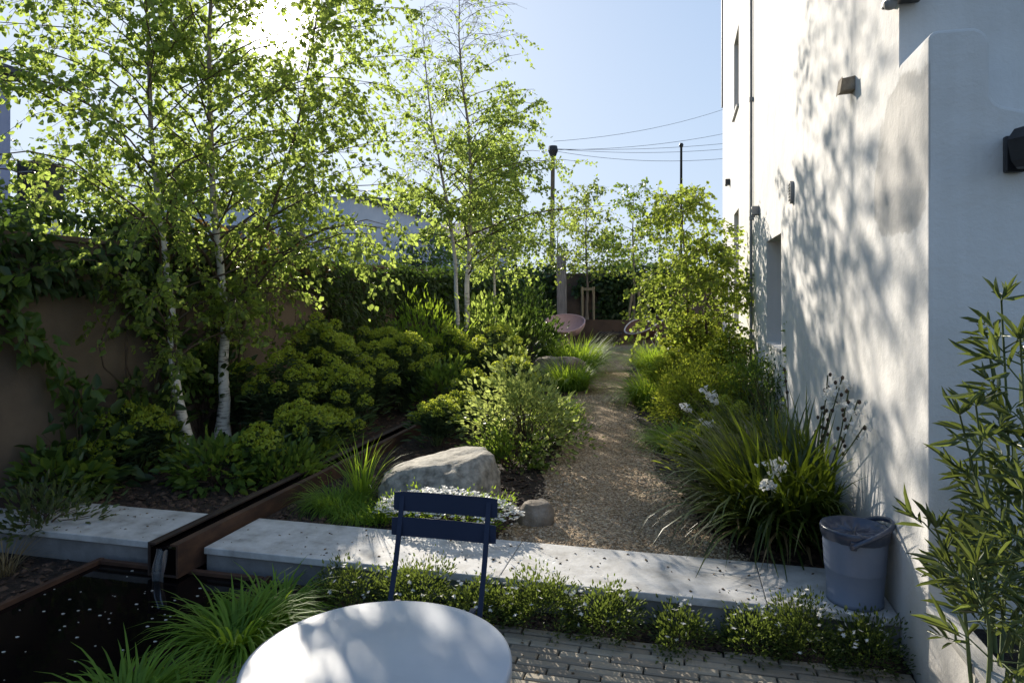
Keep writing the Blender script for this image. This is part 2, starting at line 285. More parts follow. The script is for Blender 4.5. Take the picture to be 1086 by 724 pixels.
# ------------------------------------------------------------ plants
_e, _a = R(20.6), R(32.7); SUNV = np.array([-math.sin(_a)*math.cos(_e), math.cos(_a)*math.cos(_e), math.sin(_e)])   # the crowns have a gap where the sun shines through
def tree(name, label, cat, trunk, r0, t0, Rf, nbr, ntw, nlf, leaf, lmat, bark, group=None, elev=(.5,1.0), lw=.8, simple=False, bend=(0,0), twl=(.25,.55), top=.25, drop=.6, thin=0, zcut=99, side=None):
    """trunk: list of points; Rf(t): crown radius at height share t; leaf: leaf length"""
    T = spl(trunk, 22); rad = r0*(1-np.linspace(0, 1, 22)**.75*(1-top*.3)); rad = np.maximum(rad, .006)
    th = thing(name, T[0], label, cat, group)
    g = Geo(); jit = T.copy(); jit[2:-1] += rng.normal(0, r0*.12, jit[2:-1].shape); rad[0] *= 1.5; rad[1] *= 1.1
    g.tube(jit, rad, 9); g.build('trunk', bark, th, smooth=True)
    gb = Geo(); gl = Geo(); P = []; D = []
    for i in range(nbr):
        t = t0+(1-t0)*((i+rng.random())/nbr); s = T[min(21, int(t*21))]+(T[min(21, int(t*21)+1)]-T[min(21, int(t*21))])*(t*21 % 1)
        az = i*2.4+rng.normal(0, .5); e = rng.uniform(*elev); Ln = Rf(t)*rng.uniform(.65, 1.15)/max(.4, math.cos(e*.8))
        pts = [s]; cur = s.copy(); h = np.array([math.cos(az), math.sin(az), 0])+np.array([bend[0], bend[1], 0])*.5
        for k in range(6):
            ee = e*(1-.22*k); cur = cur+(h*math.cos(ee)+np.array([0,0,math.sin(ee)]))*Ln/6+rng.normal(0, .018*Ln, 3); pts.append(cur.copy())
        pts = np.array(pts); rb = max(.004, rad[min(21, int(t*21))]*.38)
        gb.tube(pts, np.linspace(rb, .0025, 7), 4, caps=False)
        for k in range(max(3, int(ntw*(1-thin*t**2.2)))):
            q = rng.uniform(.22, 1)*5.99; ii = int(q); st = pts[ii]+(pts[ii+1]-pts[ii])*(q-ii)
            d = nrm(pts[ii+1]-pts[ii])*.6+rng.normal(0, .55, 3); d[2] -= .1; d = nrm(d); tl = rng.uniform(*twl)*min(1, .4+Ln)
            p1 = st+d*tl*.5+np.array([0,0,-.02*tl]); p2 = st+d*tl+np.array([0,0,-.28*tl])
            gb.tube([st, p1, p2], [.003, .0022, .0015], 3, caps=False)
            m = max(3, int(nlf*tl/.4)); u = rng.uniform(.1, 1.05, m)[:,None]
            base = (1-u)**2*st+2*u*(1-u)*p1+u*u*p2; base = base+rng.normal(0, .018, (m,3))*(leaf/.05)
            dd = d*.5+rng.normal(0, .6, (m,3)); dd[:,2] -= drop; P.append(base); D.append(dd)
    P = np.concatenate(P); D = np.concatenate(D); v = nrm(P-np.array([0,0,EYE])); ang = np.arccos(np.clip(v@SUNV, -1, 1)); keep = (ang > .055) | (rng.random(len(P)) < (ang/.055)**2*.7); keep &= rng.random(len(P)) < np.where(P[:,2] > zcut, np.clip(1-(P[:,2]-zcut)*.9, .1, 1), 1)
    if side is not None: keep &= (P[:,2] < 3.6) | (rng.random(len(P)) < np.clip(1+(P[:,0]-side)*1.3, .22, 1))
    P = P[keep]; D = D[keep]
    leaves(gl, P, D, leaf, lw, .9, up=rng.normal(0, 1, (len(P), 3)), simple=simple)
    gb.build('branches', 'bark_twig', th); gl.build('crown', lmat, th)
    return th
def shrub(name, label, base, rx, ry, h, ncl, nper, leaf, lw, lmat, cat='shrub', group=None, clr=.14, up=.6, stem='bark_twig', simple=False, low=0.15, stems=True, lift=0, rag=.13, nj=.8):
    th = thing(name, base, label, cat, group); b = np.array(base); g = Geo(); gs = Geo()
    d = sphere_dirs(ncl, -.15); rr = rng.uniform(.4, 1, len(d))**.6*(1+rag*np.sin(np.arctan2(d[:,1],d[:,0])*3+rng.uniform(0,6)))*(1+rag*np.sin(d[:,2]*5+rng.uniform(0,6)))
    C = np.stack([d[:,0]*rx*rr, d[:,1]*ry*rr, h*(low+(1-low)*(.12+.88*np.clip(d[:,2]*rr+.1, 0, 1.05)))*rng.uniform(.78,1.14,len(d))], -1)
    C[:,2] = np.clip(C[:,2]-clr*.5, .04, None)
    for c in C:
        r = clr*rng.uniform(.5, 1.5); q = rng.normal(0, .5, (nper,3))*r; out = nrm(c*np.array([1,1,.6]))
        D = q/r+out*.7+np.array([0,0,up]); Pp = b+c+q; Pp[:,2] = np.maximum(Pp[:,2], b[2]+.02)
        leaves(g, Pp, D, leaf, lw, .7, simple=simple)
        if stems: gs.tube([b+rng.normal(0,.03,3)*np.array([1,1,0])-np.array([0,0,.02]), b+c*np.array([.35,.35,.55]), b+c], [.006,.004,.002], 3, caps=False)
    if stems: gs.build('stems', stem, th)
    g.build('foliage', lmat, th); return th
HEADM = {}
def head_mesh(kind):
    if kind in HEADM: return HEADM[kind]
    g = Geo(); d = sphere_dirs(120, -.25); P = d*np.array([1,1,.9])*.9+rng.normal(0,.06,d.shape)
    leaves(g, P-d*.1, np.cross(d,rng.normal(0,1,d.shape))+d*.35, .24, .95, .25, up=d)
    d2 = sphere_dirs(60, -.6); leaves(g, d2*.6, d2+np.array([0,0,.2]), .3, .6, .6)
    o = g.build('tmp', kind); me = o.data; bpy.data.objects.remove(o); HEADM[kind] = me; return me
def part_copy(name, me, th, loc, scale, rz=0, rx=0):
    o = bpy.data.objects.new(name, me); COL.objects.link(o); o.parent = th; o.location = Vector(loc)-th.location; o.scale = scale if hasattr(scale, '__len__') else (scale,)*3; o.rotation_euler = (rx, 0, rz); return o
def euphorbia(label, base, h, r, nh, hr=.092, headm='leaf_lime', lm='leaf_blue', group='spurges with domed lime flower heads', name='euphorbia'):
    th = thing(name, base, label, 'plant', group); b = np.array(base); g = Geo(); gs = Geo(); me = head_mesh(headm)
    for i in range(nh):
        a = i*2.4; q = math.sqrt((i+.5)/nh); tip = b+np.array([math.cos(a)*q*r, math.sin(a)*q*r, h*(1-.38*q*q)*rng.uniform(.86,1.03)-hr*.7])
        mid = b+(tip-b)*np.array([.5,.5,.55]); pts = spl([b+np.array([math.cos(a),math.sin(a),0])*.04*q, mid, tip], 6); gs.tube(pts, .006, 4, caps=False)
        m = int(70*h/.6)+20; t = rng.uniform(.2, .97, m)**.8; P = np.stack([np.interp(t, np.linspace(0,1,6), pts[:,k]) for k in range(3)], -1)
        aa = rng.uniform(0, 2*PI, m); leaves(g, P, np.stack([np.cos(aa), np.sin(aa), rng.uniform(-.3,.7,m)], -1), .085, .17, .3)
        s = hr*rng.uniform(.8,1.25); part_copy('flower_head', me, th, tip, (s, s, s*rng.uniform(.75,1.05)), rng.uniform(0,6), rng.normal(0,.2))
    m = int(170*r/.3); aa = rng.uniform(0,2*PI,m); q = np.sqrt(rng.random(m))*r*1.05
    leaves(g, b+np.stack([np.cos(aa)*q, np.sin(aa)*q, rng.uniform(.05,.62,m)*h], -1), np.stack([np.cos(aa), np.sin(aa), rng.uniform(0,.8,m)], -1), .1, .2, .4)
    gs.build('stems', 'stem_green', th); g.build('foliage', lm, th); return th
def grass(name, label, base, n, ln, wd, e0=1.25, bend=1.6, r=.08, lmat='leaf_grass', group=None, seg=5, dry=0, az=None):
    th = thing(name, base, label, 'grass', group); g = Geo(); q = np.sqrt(rng.random(n))*r; a = rng.uniform(0, 2*PI, n)
    P = np.array(base)+np.stack([np.cos(a)*q, np.sin(a)*q, np.zeros(n)-.01], -1)
    blades(g, P, a+rng.normal(0,.5,n), ln*rng.uniform(.55,1.1,n), wd, e0*rng.uniform(.65,1.15,n), bend, seg)
    g.build('blades', lmat, th)
    if dry:
        g = Geo(); blades(g, P[:dry]+rng.normal(0,.02,(dry,3))*np.array([1,1,0]), a[:dry]+1, ln*rng.uniform(.5,.9,dry), wd, .9, bend, seg); g.build('dry_blades', 'leaf_dry', th)
    return th
def rock(name, label, loc, dim, seed, mat, rz=0, flat=.0, sub=4, slope=0):
    bm = bmesh.new(); bmesh.ops.create_icosphere(bm, subdivisions=sub, radius=1)
    for v in bm.verts:
        p = v.co.copy(); k = 1+.2*noise.noise(p*1.1+Vector((seed,0,0)))+.05*noise.noise(p*3.1+Vector((0,seed,0)))+.035*noise.noise(p*9+Vector((0,seed,0)))
        for ax in range(3):
            p[ax] = math.copysign(abs(p[ax])**.8, p[ax])
        v.co = Vector((p.x*dim[0]*k, p.y*dim[1]*k, (min(p.z, .82)*dim[2]*k)))
        if slope: v.co.z = v.co.z*(1+slope*v.co.x/dim[0]) if v.co.z > 0 else v.co.z
    bm.transform(Matrix.Rotation(rz, 4, 'Z')); me = bpy.data.meshes.new(name); bm.to_mesh(me); bm.free()
    for f in me.polygons: f.use_smooth = True
    me.materials.append(MATS[mat]); o = bpy.data.objects.new(name, me); COL.objects.link(o); o.location = loc; tag(o, label, 'rock'); return o
#@@SETTING
# ------------------------------------------------------------ ground
HU = .965          # plane of the house wall
g = Geo(); g.add([(-300,-60,-.3),(300,-60,-.3),(300,500,-.3),(-300,500,-.3)], [(0,1,2,3)]); struct(g, 'ground', 'field')
g = Geo(); g.box(-4.7, HU-.002, 3.86, 22.75, -.28, .116)
struct(g, 'garden_soil', 'soil')
g = Geo(); g.box(-4.7, -3.37, 1.0, 3.42, -.28, -.02); g.box(-2.19, -1.9, 1.0, 3.17, -.28, -.015); g.box(-2.19, HU-.003, 3.215, 3.42, -.28, -.012)
struct(g, 'bed_soil', 'soil')
# gravel path, winding slightly
PC = [(3.8, .05-.28, .72), (4.6, .0-.3, .56), (5.6, -.42, .44), (7, -.62, .42), (9, -.95, .42), (11, -1.25, .42), (13.5, -1.55, .44), (16, -1.75, .5), (18, -1.9, .9), (19, -2.0, 2.6), (21.0, -2.0, 2.7)]
def pathc():
    out = []
    for px, py, in [(655,592),(655,560),(645,520),(640,480),(637,450),(638,420),(641,400),(645,385),(648,375)]:
        p = gp(px, py); out.append(p)
    return out
pc = pathc(); wl = [.72,.62,.48,.44,.42,.42,.42,.46,.6]
PX = [p.x for p in pc]+[pc[-1].x+.1, pc[-1].x+.2, pc[-1].x+.2]; PYY = [3.88]+[p.y for p in pc[1:]]+[18.9, 19.6, 22.0]; PW = wl+[1.5, 2.6, 2.8]
g = Geo(); V = []; ys = np.linspace(3.88, 21.6, 90)
for y in ys:
    cx = np.interp(y, PYY, PX); w = np.interp(y, PYY, PW)
    for sd in (-1, -.5, 0, .5, 1): V.append((min(HU-.02, cx+sd*(w+.06*math.sin(y*5+sd)*abs(sd)+.035*math.sin(y*13+sd*2)*abs(sd))), y, .121+.006*(1-abs(sd))))
Fq = [(i*5+j, i*5+j+1, i*5+j+6, i*5+j+5) for i in range(len(ys)-1) for j in range(4)]
g.add(V, Fq); struct(g, 'path', 'gravel_path')
# loose gravel, mulch, litter
def chips(name, n, fn, mat, size, label, cat, flat=.5):
    P = np.array([fn() for _ in range(n)]); s = size*rng.uniform(.3, 1.35, n)**1.5; a = rng.uniform(0, 2*PI, n)
    T = np.array([(-.5,-.35,0),(.5,-.4,0),(.45,.4,0),(-.5,.3,0),(0,0,flat)]); ca, sa = np.cos(a), np.sin(a)
    tilt = rng.normal(0,.25,(n,2))
    x = T[None,:,0]*ca[:,None]-T[None,:,1]*sa[:,None]; y = T[None,:,0]*sa[:,None]+T[None,:,1]*ca[:,None]; z = T[None,:,2]+x*tilt[:,:1]+y*tilt[:,1:]
    V = P[:,None]+np.stack([x,y,z],-1)*s[:,None,None]; b = (np.arange(n)*5)[:,None]
    g = Geo(); g.add(V.reshape(-1,3), np.concatenate([b+np.array([[i,(i+1)%4,4]]) for i in range(4)])); o = g.build(name, mat); return tag(o, label, cat, kind='stuff')
def onpath(y1=10, spread=1.05):
    y = 3.92+(y1-3.92)*random.random()**1.5; cx = np.interp(y, PYY, PX); w = np.interp(y, PYY, PW); return (min(HU-.03, cx+random.uniform(-1,1)*w*spread), y, .123)
chips('gravel', 16000, onpath, 'gravel_stone', .015, 'loose tan gravel covering the winding garden path', 'gravel', .45)
def onsoil():
    while True:
        y = 3.95+9*random.random()**1.6; x = random.uniform(-4.6, .95); cx = np.interp(y, PYY, PX); w = np.interp(y, PYY, PW)
        if abs(x-cx) > w*.97 and not (-2.9 < x < -2.64 and y < 8.7): return (x, y, .12)
chips('bark_mulch', 11000, onsoil, 'mulch', .035, 'dark bark mulch covering the planting beds behind the low wall', 'mulch', .3)
def onbed():
    k = random.random()
    if k < .35: return (random.uniform(-4.6,-3.4), random.uniform(1.8,3.36), -.015)
    if k < .6: return (random.uniform(-2.17,-1.92), random.uniform(1.6,3.2), -.01)
    return (random.uniform(-2.17,.94), random.uniform(3.2,3.38), -.01)
chips('bed_mulch', 3500, onbed, 'mulch', .03, 'dark mulch in the low beds beside the pool and paving', 'mulch', .3)
def litterp():
    k = random.random()
    if k < .45: return (random.uniform(-2.6,.9), random.uniform(3.42,3.88), .152)
    if k < .7: return (random.uniform(-4.5,-3.1), random.uniform(3.42,3.88), .152)
    return (random.uniform(-1.8,.9), 3.2-abs(random.gauss(0,.25)), .004)
chips('fallen_litter', 300, litterp, 'litter', .012, 'small dry leaf scraps scattered over the pale coping and paving', 'leaf litter', .25)
# paving
g = Geo(); g.box(-1.9, HU-.004, -1.5, 3.213, -.28, -.02); struct(g, 'paving_bed', 'joint_sand')
bm = bmesh.new(); row = 0; y = 3.205
while y > .6:
    x = -1.88-(row*.37 % 1)*.23
    while x < HU-.01:
        x0 = max(x, -1.885)+.004; x1 = min(x+.23, HU-.012)-.004
        if x1-x0 > .02:
            j = rng.normal(0, .0025); z = rng.normal(0, .0022); y0, y1 = y-.0495+j*.4, y-.004+j*.3; e = .006; tl = rng.normal(0,.0025)
            b = [bm.verts.new(p) for p in ((x0,y0,-.03),(x1,y0,-.03),(x1,y1,-.03),(x0,y1,-.03),(x0,y0,z-.006),(x1,y0,z-.006+tl),(x1,y1,z-.006+tl),(x0,y1,z-.006),(x0+e,y0+e,z),(x1-e,y0+e,z+tl),(x1-e,y1-e,z+tl),(x0+e,y1-e,z))]
            for f in ((0,1,5,4),(1,2,6,5),(2,3,7,6),(3,0,4,7),(4,5,9,8),(5,6,10,9),(6,7,11,10),(7,4,8,11),(8,9,10,11)): bm.faces.new([b[i] for i in f])
        x += .23
    y -= .053; row += 1
me = bpy.data.meshes.new('paving'); bm.to_mesh(me); bm.free(); me.materials.append(MATS['paver']); o = bpy.data.objects.new('paving', me); COL.objects.link(o); o['kind'] = 'structure'
# ------------------------------------------------------------ low wall with coping
def coping(th, x0, x1):
    g = Geo(); g.box(x0, x1, 3.38, 3.91, .112, .15); g.build('coping', 'coping_stone', th, bevel=.004)
w1 = thing('low_wall', (-3.9,3.65,-.2), 'short pale coped low wall left of the rusty water channel', 'wall', 'low coped walls')
g = Geo(); g.box(-4.70, -2.88, 3.40, 3.88, -.2, .11); g.build('wall_face', 'wall_grey', w1); coping(w1, -4.62, -2.875)
w2 = thing('low_wall', (-.85,3.65,-.2), 'long pale coped low wall right of the channel, running up to the white house', 'wall', 'low coped walls')
g = Geo(); g.box(-2.645, HU-.003, 3.40, 3.88, -.2, .11); g.build('wall_face', 'wall_grey', w2)
coping(w2, -2.65, -.902); coping(w2, -.898, .398); coping(w2, .402, HU-.006)
# ------------------------------------------------------------ rill
t = thing('water_channel', (-2.86,6,0), 'rusty steel water channel crossing the low wall and spilling into the pool', 'water channel')
g = Geo(); x0, x1, y0, y1, zt = -2.87, -2.675, 3.2, 8.6, .225
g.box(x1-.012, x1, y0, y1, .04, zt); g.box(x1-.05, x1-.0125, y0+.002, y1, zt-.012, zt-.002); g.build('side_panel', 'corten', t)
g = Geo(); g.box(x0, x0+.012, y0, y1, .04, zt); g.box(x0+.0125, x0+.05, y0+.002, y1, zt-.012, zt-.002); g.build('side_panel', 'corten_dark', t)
g = Geo(); g.box(x0+.013, x1-.013, y0+.001, y1, .042, .052); g.build('channel_floor', 'corten_dark', t)
g = Geo(); g.box(x0+.013, x1-.013, y1-.012, y1, .053, zt-.003); g.build('end_panel', 'corten_dark', t)
g = Geo(); g.box(x0+.014, x1-.014, y0+.01, y1-.014, .0525, .195); struct(g, 'channel_water', 'pool_water')
g = Geo(); xs = np.linspace(-2.82,-2.74,12); V = []
for k, zz in enumerate(np.linspace(.19, .02, 8)):
    for x in xs: V.append((x*(1-.0*k)+.004*math.sin(x*60+k), y0+.01-.035*math.sin(k/7*PI/2)+.004*math.sin(x*90), zz))
g.add(V, [(i*12+j, i*12+j+1, i*12+j+13, i*12+j+12) for i in range(7) for j in range(11)]); struct(g, 'falling_water', 'spout_water', smooth=True)
# ------------------------------------------------------------ pool
t = thing('pool_edging', (-2.77,2.3,-.25), 'rusty steel edging around the dark rectangular pool', 'pool edging')
g = Geo(); g.box(-3.325,-3.29,.6,3.335,-.28,.05); g.build('edge_panel','corten',t,bevel=.003)
g = Geo(); g.box(-3.289,-2.226,3.30,3.335,-.28,.045); g.build('edge_panel','corten',t,bevel=.003)
g = Geo(); g.box(-2.225,-2.195,.6,3.36,-.28,.04); g.build('edge_panel','corten',t,bevel=.003)
g = Geo(); g.box(-3.288,-2.227,.6,3.298,-.2,.026); struct(g, 'pool_water', 'pool_water')
g = Geo(); P = []
for _ in range(70):
    c = (random.uniform(-3.25,-2.3), random.uniform(1.7,3.2)) if random.random() < .5 else (random.gauss(-2.8,.22), random.gauss(2.95,.18))
    if not (-3.27 < c[0] < -2.25 and c[1] < 3.28): continue
    s = random.uniform(.003,.010); a = np.linspace(0,2*PI,7)[:-1]; an = random.uniform(0,3); V = [(c[0]+s*math.cos(q)*(1+.4*math.cos(q-an)), c[1]+s*math.sin(q)*.8, .0285) for q in a]; g.add(V, [tuple(range(6))])
tag(g.build('floating_petals', 'petal_white'), 'small white petals and bubbles floating on the dark pool', 'petals', kind='stuff')
# ------------------------------------------------------------ garden walls
g = Geo(); g.box(-5.0,-4.72,-3,22.9,-.28,2.02); 
t = thing('garden_wall', (-4.85,9,-.28), 'dark brown rendered garden wall along the left side, hung with climbers', 'wall'); g.build('wall_body','garden_wall',t)
g = Geo(); g.box(-5.03,-4.69,-3,22.93,2.021,2.06); g.build('coping','garden_wall',t)
t = thing('garden_wall', (0,23,-.28), 'brown brick garden wall closing the far end of the garden', 'wall')
g = Geo(); g.box(-5.0,9,22.95,23.2,-.28,2.26); g.build('wall_body','back_brick',t); g = Geo(); g.box(-5.0,9,22.92,23.23,2.261,2.31); g.build('coping','garden_wall',t)
# ------------------------------------------------------------ the white house
H = thing('house', (3.5,9.5,0), 'tall white rendered house along the right side of the garden', 'house')
def yof(px): # y where the sight line through column px meets the house wall
    k = (px-543)/F; Y = HU/(k*cs-sn); return k*Y*sn+Y*cs, Y
def walled(y0, y1, z0, z1, ops, dep=.24):
    g = Geo(); ys = sorted({y0,y1,*[o[0] for o in ops],*[o[1] for o in ops]}); zs = sorted({z0,z1,*[o[2] for o in ops],*[o[3] for o in ops]})
    for a, b in zip(ys, ys[1:]):
        for c, d in zip(zs, zs[1:]):
            if any(o[0] <= a and b <= o[1] and o[2] <= c and d <= o[3] for o in ops): continue
            g.add([(HU,a,c),(HU,b,c),(HU,b,d),(HU,a,d)], [(0,3,2,1)])
    for a, b, c, d in ops:
        x = HU+dep
        g.add([(HU,a,c),(x,a,c),(x,a,d),(HU,a,d)], [(0,1,2,3)]); g.add([(HU,b,c),(x,b,c),(x,b,d),(HU,b,d)], [(0,3,2,1)])
        g.add([(HU,a,c),(x,a,c),(x,b,c),(HU,b,c)], [(0,3,2,1)]); g.add([(HU,a,d),(x,a,d),(x,b,d),(HU,b,d)], [(0,1,2,3)])
    return g
yfar = yof(766.5)[0]; yc = yof(953.5)[0]; yn = yof(985)[0]
opw = []
a, Ya = yof(828.5); b, Yb = yof(813); opw.append((a, b, 1.06, 2.2))
a, Ya = yof(783.5); b, Yb = yof(778.5); opw.append((a, b, 4.8, 6.15)); opw.append((a, b, 1.1, 3.05))
g = walled(yc, yfar, -.28, 9.5, opw); X2 = 7.0
g.add([(HU,yc,-.28),(X2,yc,-.28),(X2,yc,9.5),(HU,yc,9.5)], [(0,1,2,3)]); g.add([(HU,yfar,-.28),(X2,yfar,-.28),(X2,yfar,9.5),(HU,yfar,9.5)], [(0,3,2,1)])
g.add([(X2,yc,-.28),(X2,yfar,-.28),(X2,yfar,9.5),(X2,yc,9.5)], [(0,1,2,3)]); g.build('wall', 'white_render', H)
g = Geo(); g.box(HU-.25, X2+.25, yc-.25, yfar+.25, 9.5, 9.75); g.build('roof', 'slate', H)
for i, (a, b, c, d) in enumerate(opw):
    g = Geo(); x = HU+.18
    g.box(x, x+.05, a+.001, a+.06, c+.001, d-.001); g.box(x, x+.05, b-.06, b-.001, c+.001, d-.001); g.box(x, x+.05, a+.061, b-.061, c+.001, c+.06); g.box(x, x+.05, a+.061, b-.061, d-.06, d-.001)
    w = g.build('window', 'grey_trim', H)
    g = Geo(); g.box(x+.02, x+.03, a+.0605, b-.0605, c+.061, d-.061); o = g.build('pane', 'window_glass'); o.parent = w
    g = Geo(); g.box(HU-.04, x-.002, a-.03, b+.03, c-.05, c-.002) if i != 0 else g.box(HU-.02, x-.002, a, b, c-.03, c-.002); o = g.build('sill', 'coping_stone'); o.parent = w
# slim pipe and fixtures on the long wall
y, Y = yof(799); g = Geo(); g.tube([(HU-.03, y, .12), (HU-.03, y, 9.48)], .02, 8)
for z in (1, 2.6, 4.2, 5.8, 7.4): g.box(HU-.055, HU-.001, y-.03, y+.03, z, z+.05)
g.build('downpipe', 'grey_trim', H, smooth=False)
y = yfar; g = Geo(); g.box(HU-.03, HU-.002, y-.06, y+.02, 5.9, 9.48); g.build('corner_trim', 'black_metal', H)
# low front pier: rounded L-profile
def lprof():
    pts = [(HU,-.28),(HU,2.64)]
    def arc(cx, cz, r, a0, a1, n=6): return [(cx+r*math.cos(R(a0+(a1-a0)*i/n)), cz+r*math.sin(R(a0+(a1-a0)*i/n))) for i in range(n+1)]
    pts = [(HU,-.28)]+arc(HU+.035,2.615,.035,180,90)+arc(HU+.145,2.58,.07,90,0)+[(HU+.215,2.40)]+arc(HU+.285,2.40,.07,180,262,5)+[(HU+.42,2.29),(3.2,2.27),(3.2,-.28)]
    return pts
pr = lprof(); g = Geo(); n = len(pr)
def inset(d, y):
    out = []
    for i, (x, z) in enumerate(pr):
        (xa, za), (xb, zb) = pr[i-1], pr[(i+1) % n]
        if i in (0, n-1, n-2): out.append((x+(d if i == 0 else 0), y, z)); continue
        t = Vector((xb-xa, zb-za)).normalized(); out.append((x+t.y*d, y, z-t.x*d))
    return out
V = []
for d, y in ((.014, yn), (.005, yn+.003), (.0013, yn+.007), (0, yn+.014), (0, yc+.001)): V += inset(d, y)
g.addf(V, [tuple(range(n))])
g.add(np.zeros((0,3)), np.array([(q*n+i, q*n+n+i, q*n+n+(i+1)%n, q*n+(i+1)%n) for q in range(4) for i in range(n)])-g.n)
o = g.build('front_pier', 'white_render', H); bm = bmesh.new(); bm.from_mesh(o.data); bmesh.ops.remove_doubles(bm, verts=bm.verts, dist=1e-5); bmesh.ops.recalc_face_normals(bm, faces=bm.faces)
if max(bm.faces, key=lambda f: f.calc_area() if abs(f.normal.y) > .9 else 0).normal.y > 0: bmesh.ops.reverse_faces(bm, faces=bm.faces)
bm.to_mesh(o.data); bm.free()
def fixture(name, px, py, lab, cat, fn, mat):
    y, Y = yof(px); z = EYE+(312-py)/F*Y; t = thing(name, (HU, y, z), lab, cat); fn(t, y, z); return t
def f1(t, y, z):
    g = Geo(); V = [(HU-.001,y-.05,z-.04),(HU-.001,y+.05,z-.04),(HU-.001,y+.05,z+.04),(HU-.001,y-.05,z+.04),(HU-.08,y-.045,z-.045),(HU-.08,y+.045,z-.045),(HU-.07,y+.045,z+.03),(HU-.07,y-.045,z+.03)]
    g.add(V, [(4,5,6,7)[::-1],(0,1,5,4),(1,2,6,5),(2,3,7,6),(3,0,4,7)]); g.build('spout_body','stone_vent',t,bevel=.008)
fixture('wall_spout', 905, 90, 'stubby square stone spout jutting from the upper white wall', 'spout', f1, '')
def f2(t, y, z):
    g = Geo(); a = np.linspace(0,2*PI,17)[:-1]; V = []
    for x in (HU-.001, HU-.03): V += [(x, y+.055*math.copysign(abs(math.cos(q))**.7,math.cos(q)), z+.10*math.copysign(abs(math.sin(q))**.6,math.sin(q))) for q in a]
    g.addf(V, [tuple(range(31,15,-1))]+[(i,(i+1)%16,(i+1)%16+16,i+16) for i in range(16)]); g.build('frame','grey_trim',t,bevel=.004)
    g = Geo()
    for k in range(6): g.box(HU-.036,HU-.0305,y-.035,y+.035,z-.075+k*.027,z-.062+k*.027)
    g.build('louvre','black_metal',t)
fixture('wall_vent', 841, 204, 'small dark louvred air vent on the white wall above the shrub shadows', 'vent', f2, '')
def f3(s):
    def f(t, y, z):
        g = Geo(); g.box(HU-.09,HU-.001,y-.06*s,y+.06*s,z-.06,z+.05); g.build('housing','black_metal' if s > 1 else 'grey_trim',t,bevel=.008)
        g = Geo(); g.tube([(HU-.07,y-.01,z-.06),(HU-.07,y-.01,z-.085)],.025,8); g.build('lens','grey_trim',t)
    return f
fixture('wall_lamp', 774, 193, 'tiny black box lamp at the far end of the white wall', 'lamp', f3(1.6), '')
fixture('junction_box', 805, 223, 'small grey box on the white wall beside the thin pipe', 'junction box', f3(.9), '')
# lamp under the frame's top edge at the main corner
t = thing('security_lamp', (HU,yc,2.9), 'dark angular lamp at the top corner of the white house', 'lamp')
z0 = EYE+(312-4)/F*yof(955)[1]; g = Geo(); g.box(HU-.05,HU+.08,yc-.12,yc-.004,z0,z0+.07); g.build('housing','black_metal',t,bevel=.01)
g = Geo(); g.box(HU-.05,HU-.002,yc+.005,yc+.10,z0+.02,z0+.06); g.build('lamp_arm','black_metal',t,bevel=.01)
g = Geo(); g.lathe([(0,-.035),(.02,-.03),(.03,-.01),(.03,0)],(HU-.05,yc-.05,z0),12); g.build('sensor','grey_trim',t,smooth=True)
# lantern on the front face, right edge of the picture
k_ = (1077-543)/F; Yl = (yn-.09)/(k_*sn+cs); LX = k_*Yl*cs-Yl*sn; LZ = EYE+(312-157)/F*Yl; LX += .012
t = thing('wall_lantern', (LX, yn, LZ), 'black wall lantern on the shaded blue-white front of the house', 'lantern')
g = Geo(); g.box(LX-.02,LX+.05,yn-.03,yn-.001,LZ-.08,LZ+.06); g.build('bracket','black_metal',t,bevel=.006)
g = Geo(); g.lathe([(.0,.085),(.05,.07),(.075,.03),(.06,-.05),(.045,-.075),(0,-.08)],(LX+.03,yn-.1,LZ),6); g.build('lantern_body','black_metal',t)
# ------------------------------------------------------------ raised planter by the corner
t = thing('raised_planter', (1.6,2.2,-.02), 'raised planter with weathered pale edging in front of the white house corner', 'planter')
g = Geo(); g.box(HU-.002,HU+.06,.9,yn-.003,-.02,.33); g.box(HU+.061,2.6,.9,.96,-.02,.33); g.build('planter_side','white_render',t)
g = Geo(); g.box(HU-.012,HU+.085,.88,yn-.004,.331,.362); g.build('edging_board','weathered_board',t,bevel=.004)
g = Geo(); g.box(HU+.062,2.6,.962,yn-.005,-.02,.29); g.build('planter_soil','soil',t)
#@@FURN
# ------------------------------------------------------------ table
TC = at(402, 1.615, 0); tx, ty = TC.x, TC.y; TR = .315
t = thing('bistro_table', (tx,ty,0), 'round pale grey metal bistro table dappled with leaf shadows', 'table')
g = Geo(); g.lathe([(0,.738),(TR-.012,.738),(TR-.006,.7375),(TR-.001,.735),(TR,.731),(TR,.712),(TR-.002,.710),(TR-.006,.711),(TR-.008,.733),(0,.733)],(tx,ty,0),96)
o = g.build('tabletop','table_paint',t,smooth=True); 
m = o.modifiers.new('e','EDGE_SPLIT'); m.split_angle = R(50)
g = Geo(); a = np.linspace(0,2*PI,33); g.tube([(tx+.22*math.cos(q),ty+.22*math.sin(q),.725) for q in a],.007,6,caps=False); g.build('under_ring','table_paint',t,smooth=True)
for sx in (-1,1):
    for sy in (-1,1):
        g = Geo(); g.tube(spl([(tx+sx*.14,ty+sy*.16,.728),(tx+sx*.13,ty+sy*.02,.38),(tx+sx*.17,ty-sy*.2,.01)],8),.009,8); g.build('leg','table_paint',t,smooth=True)
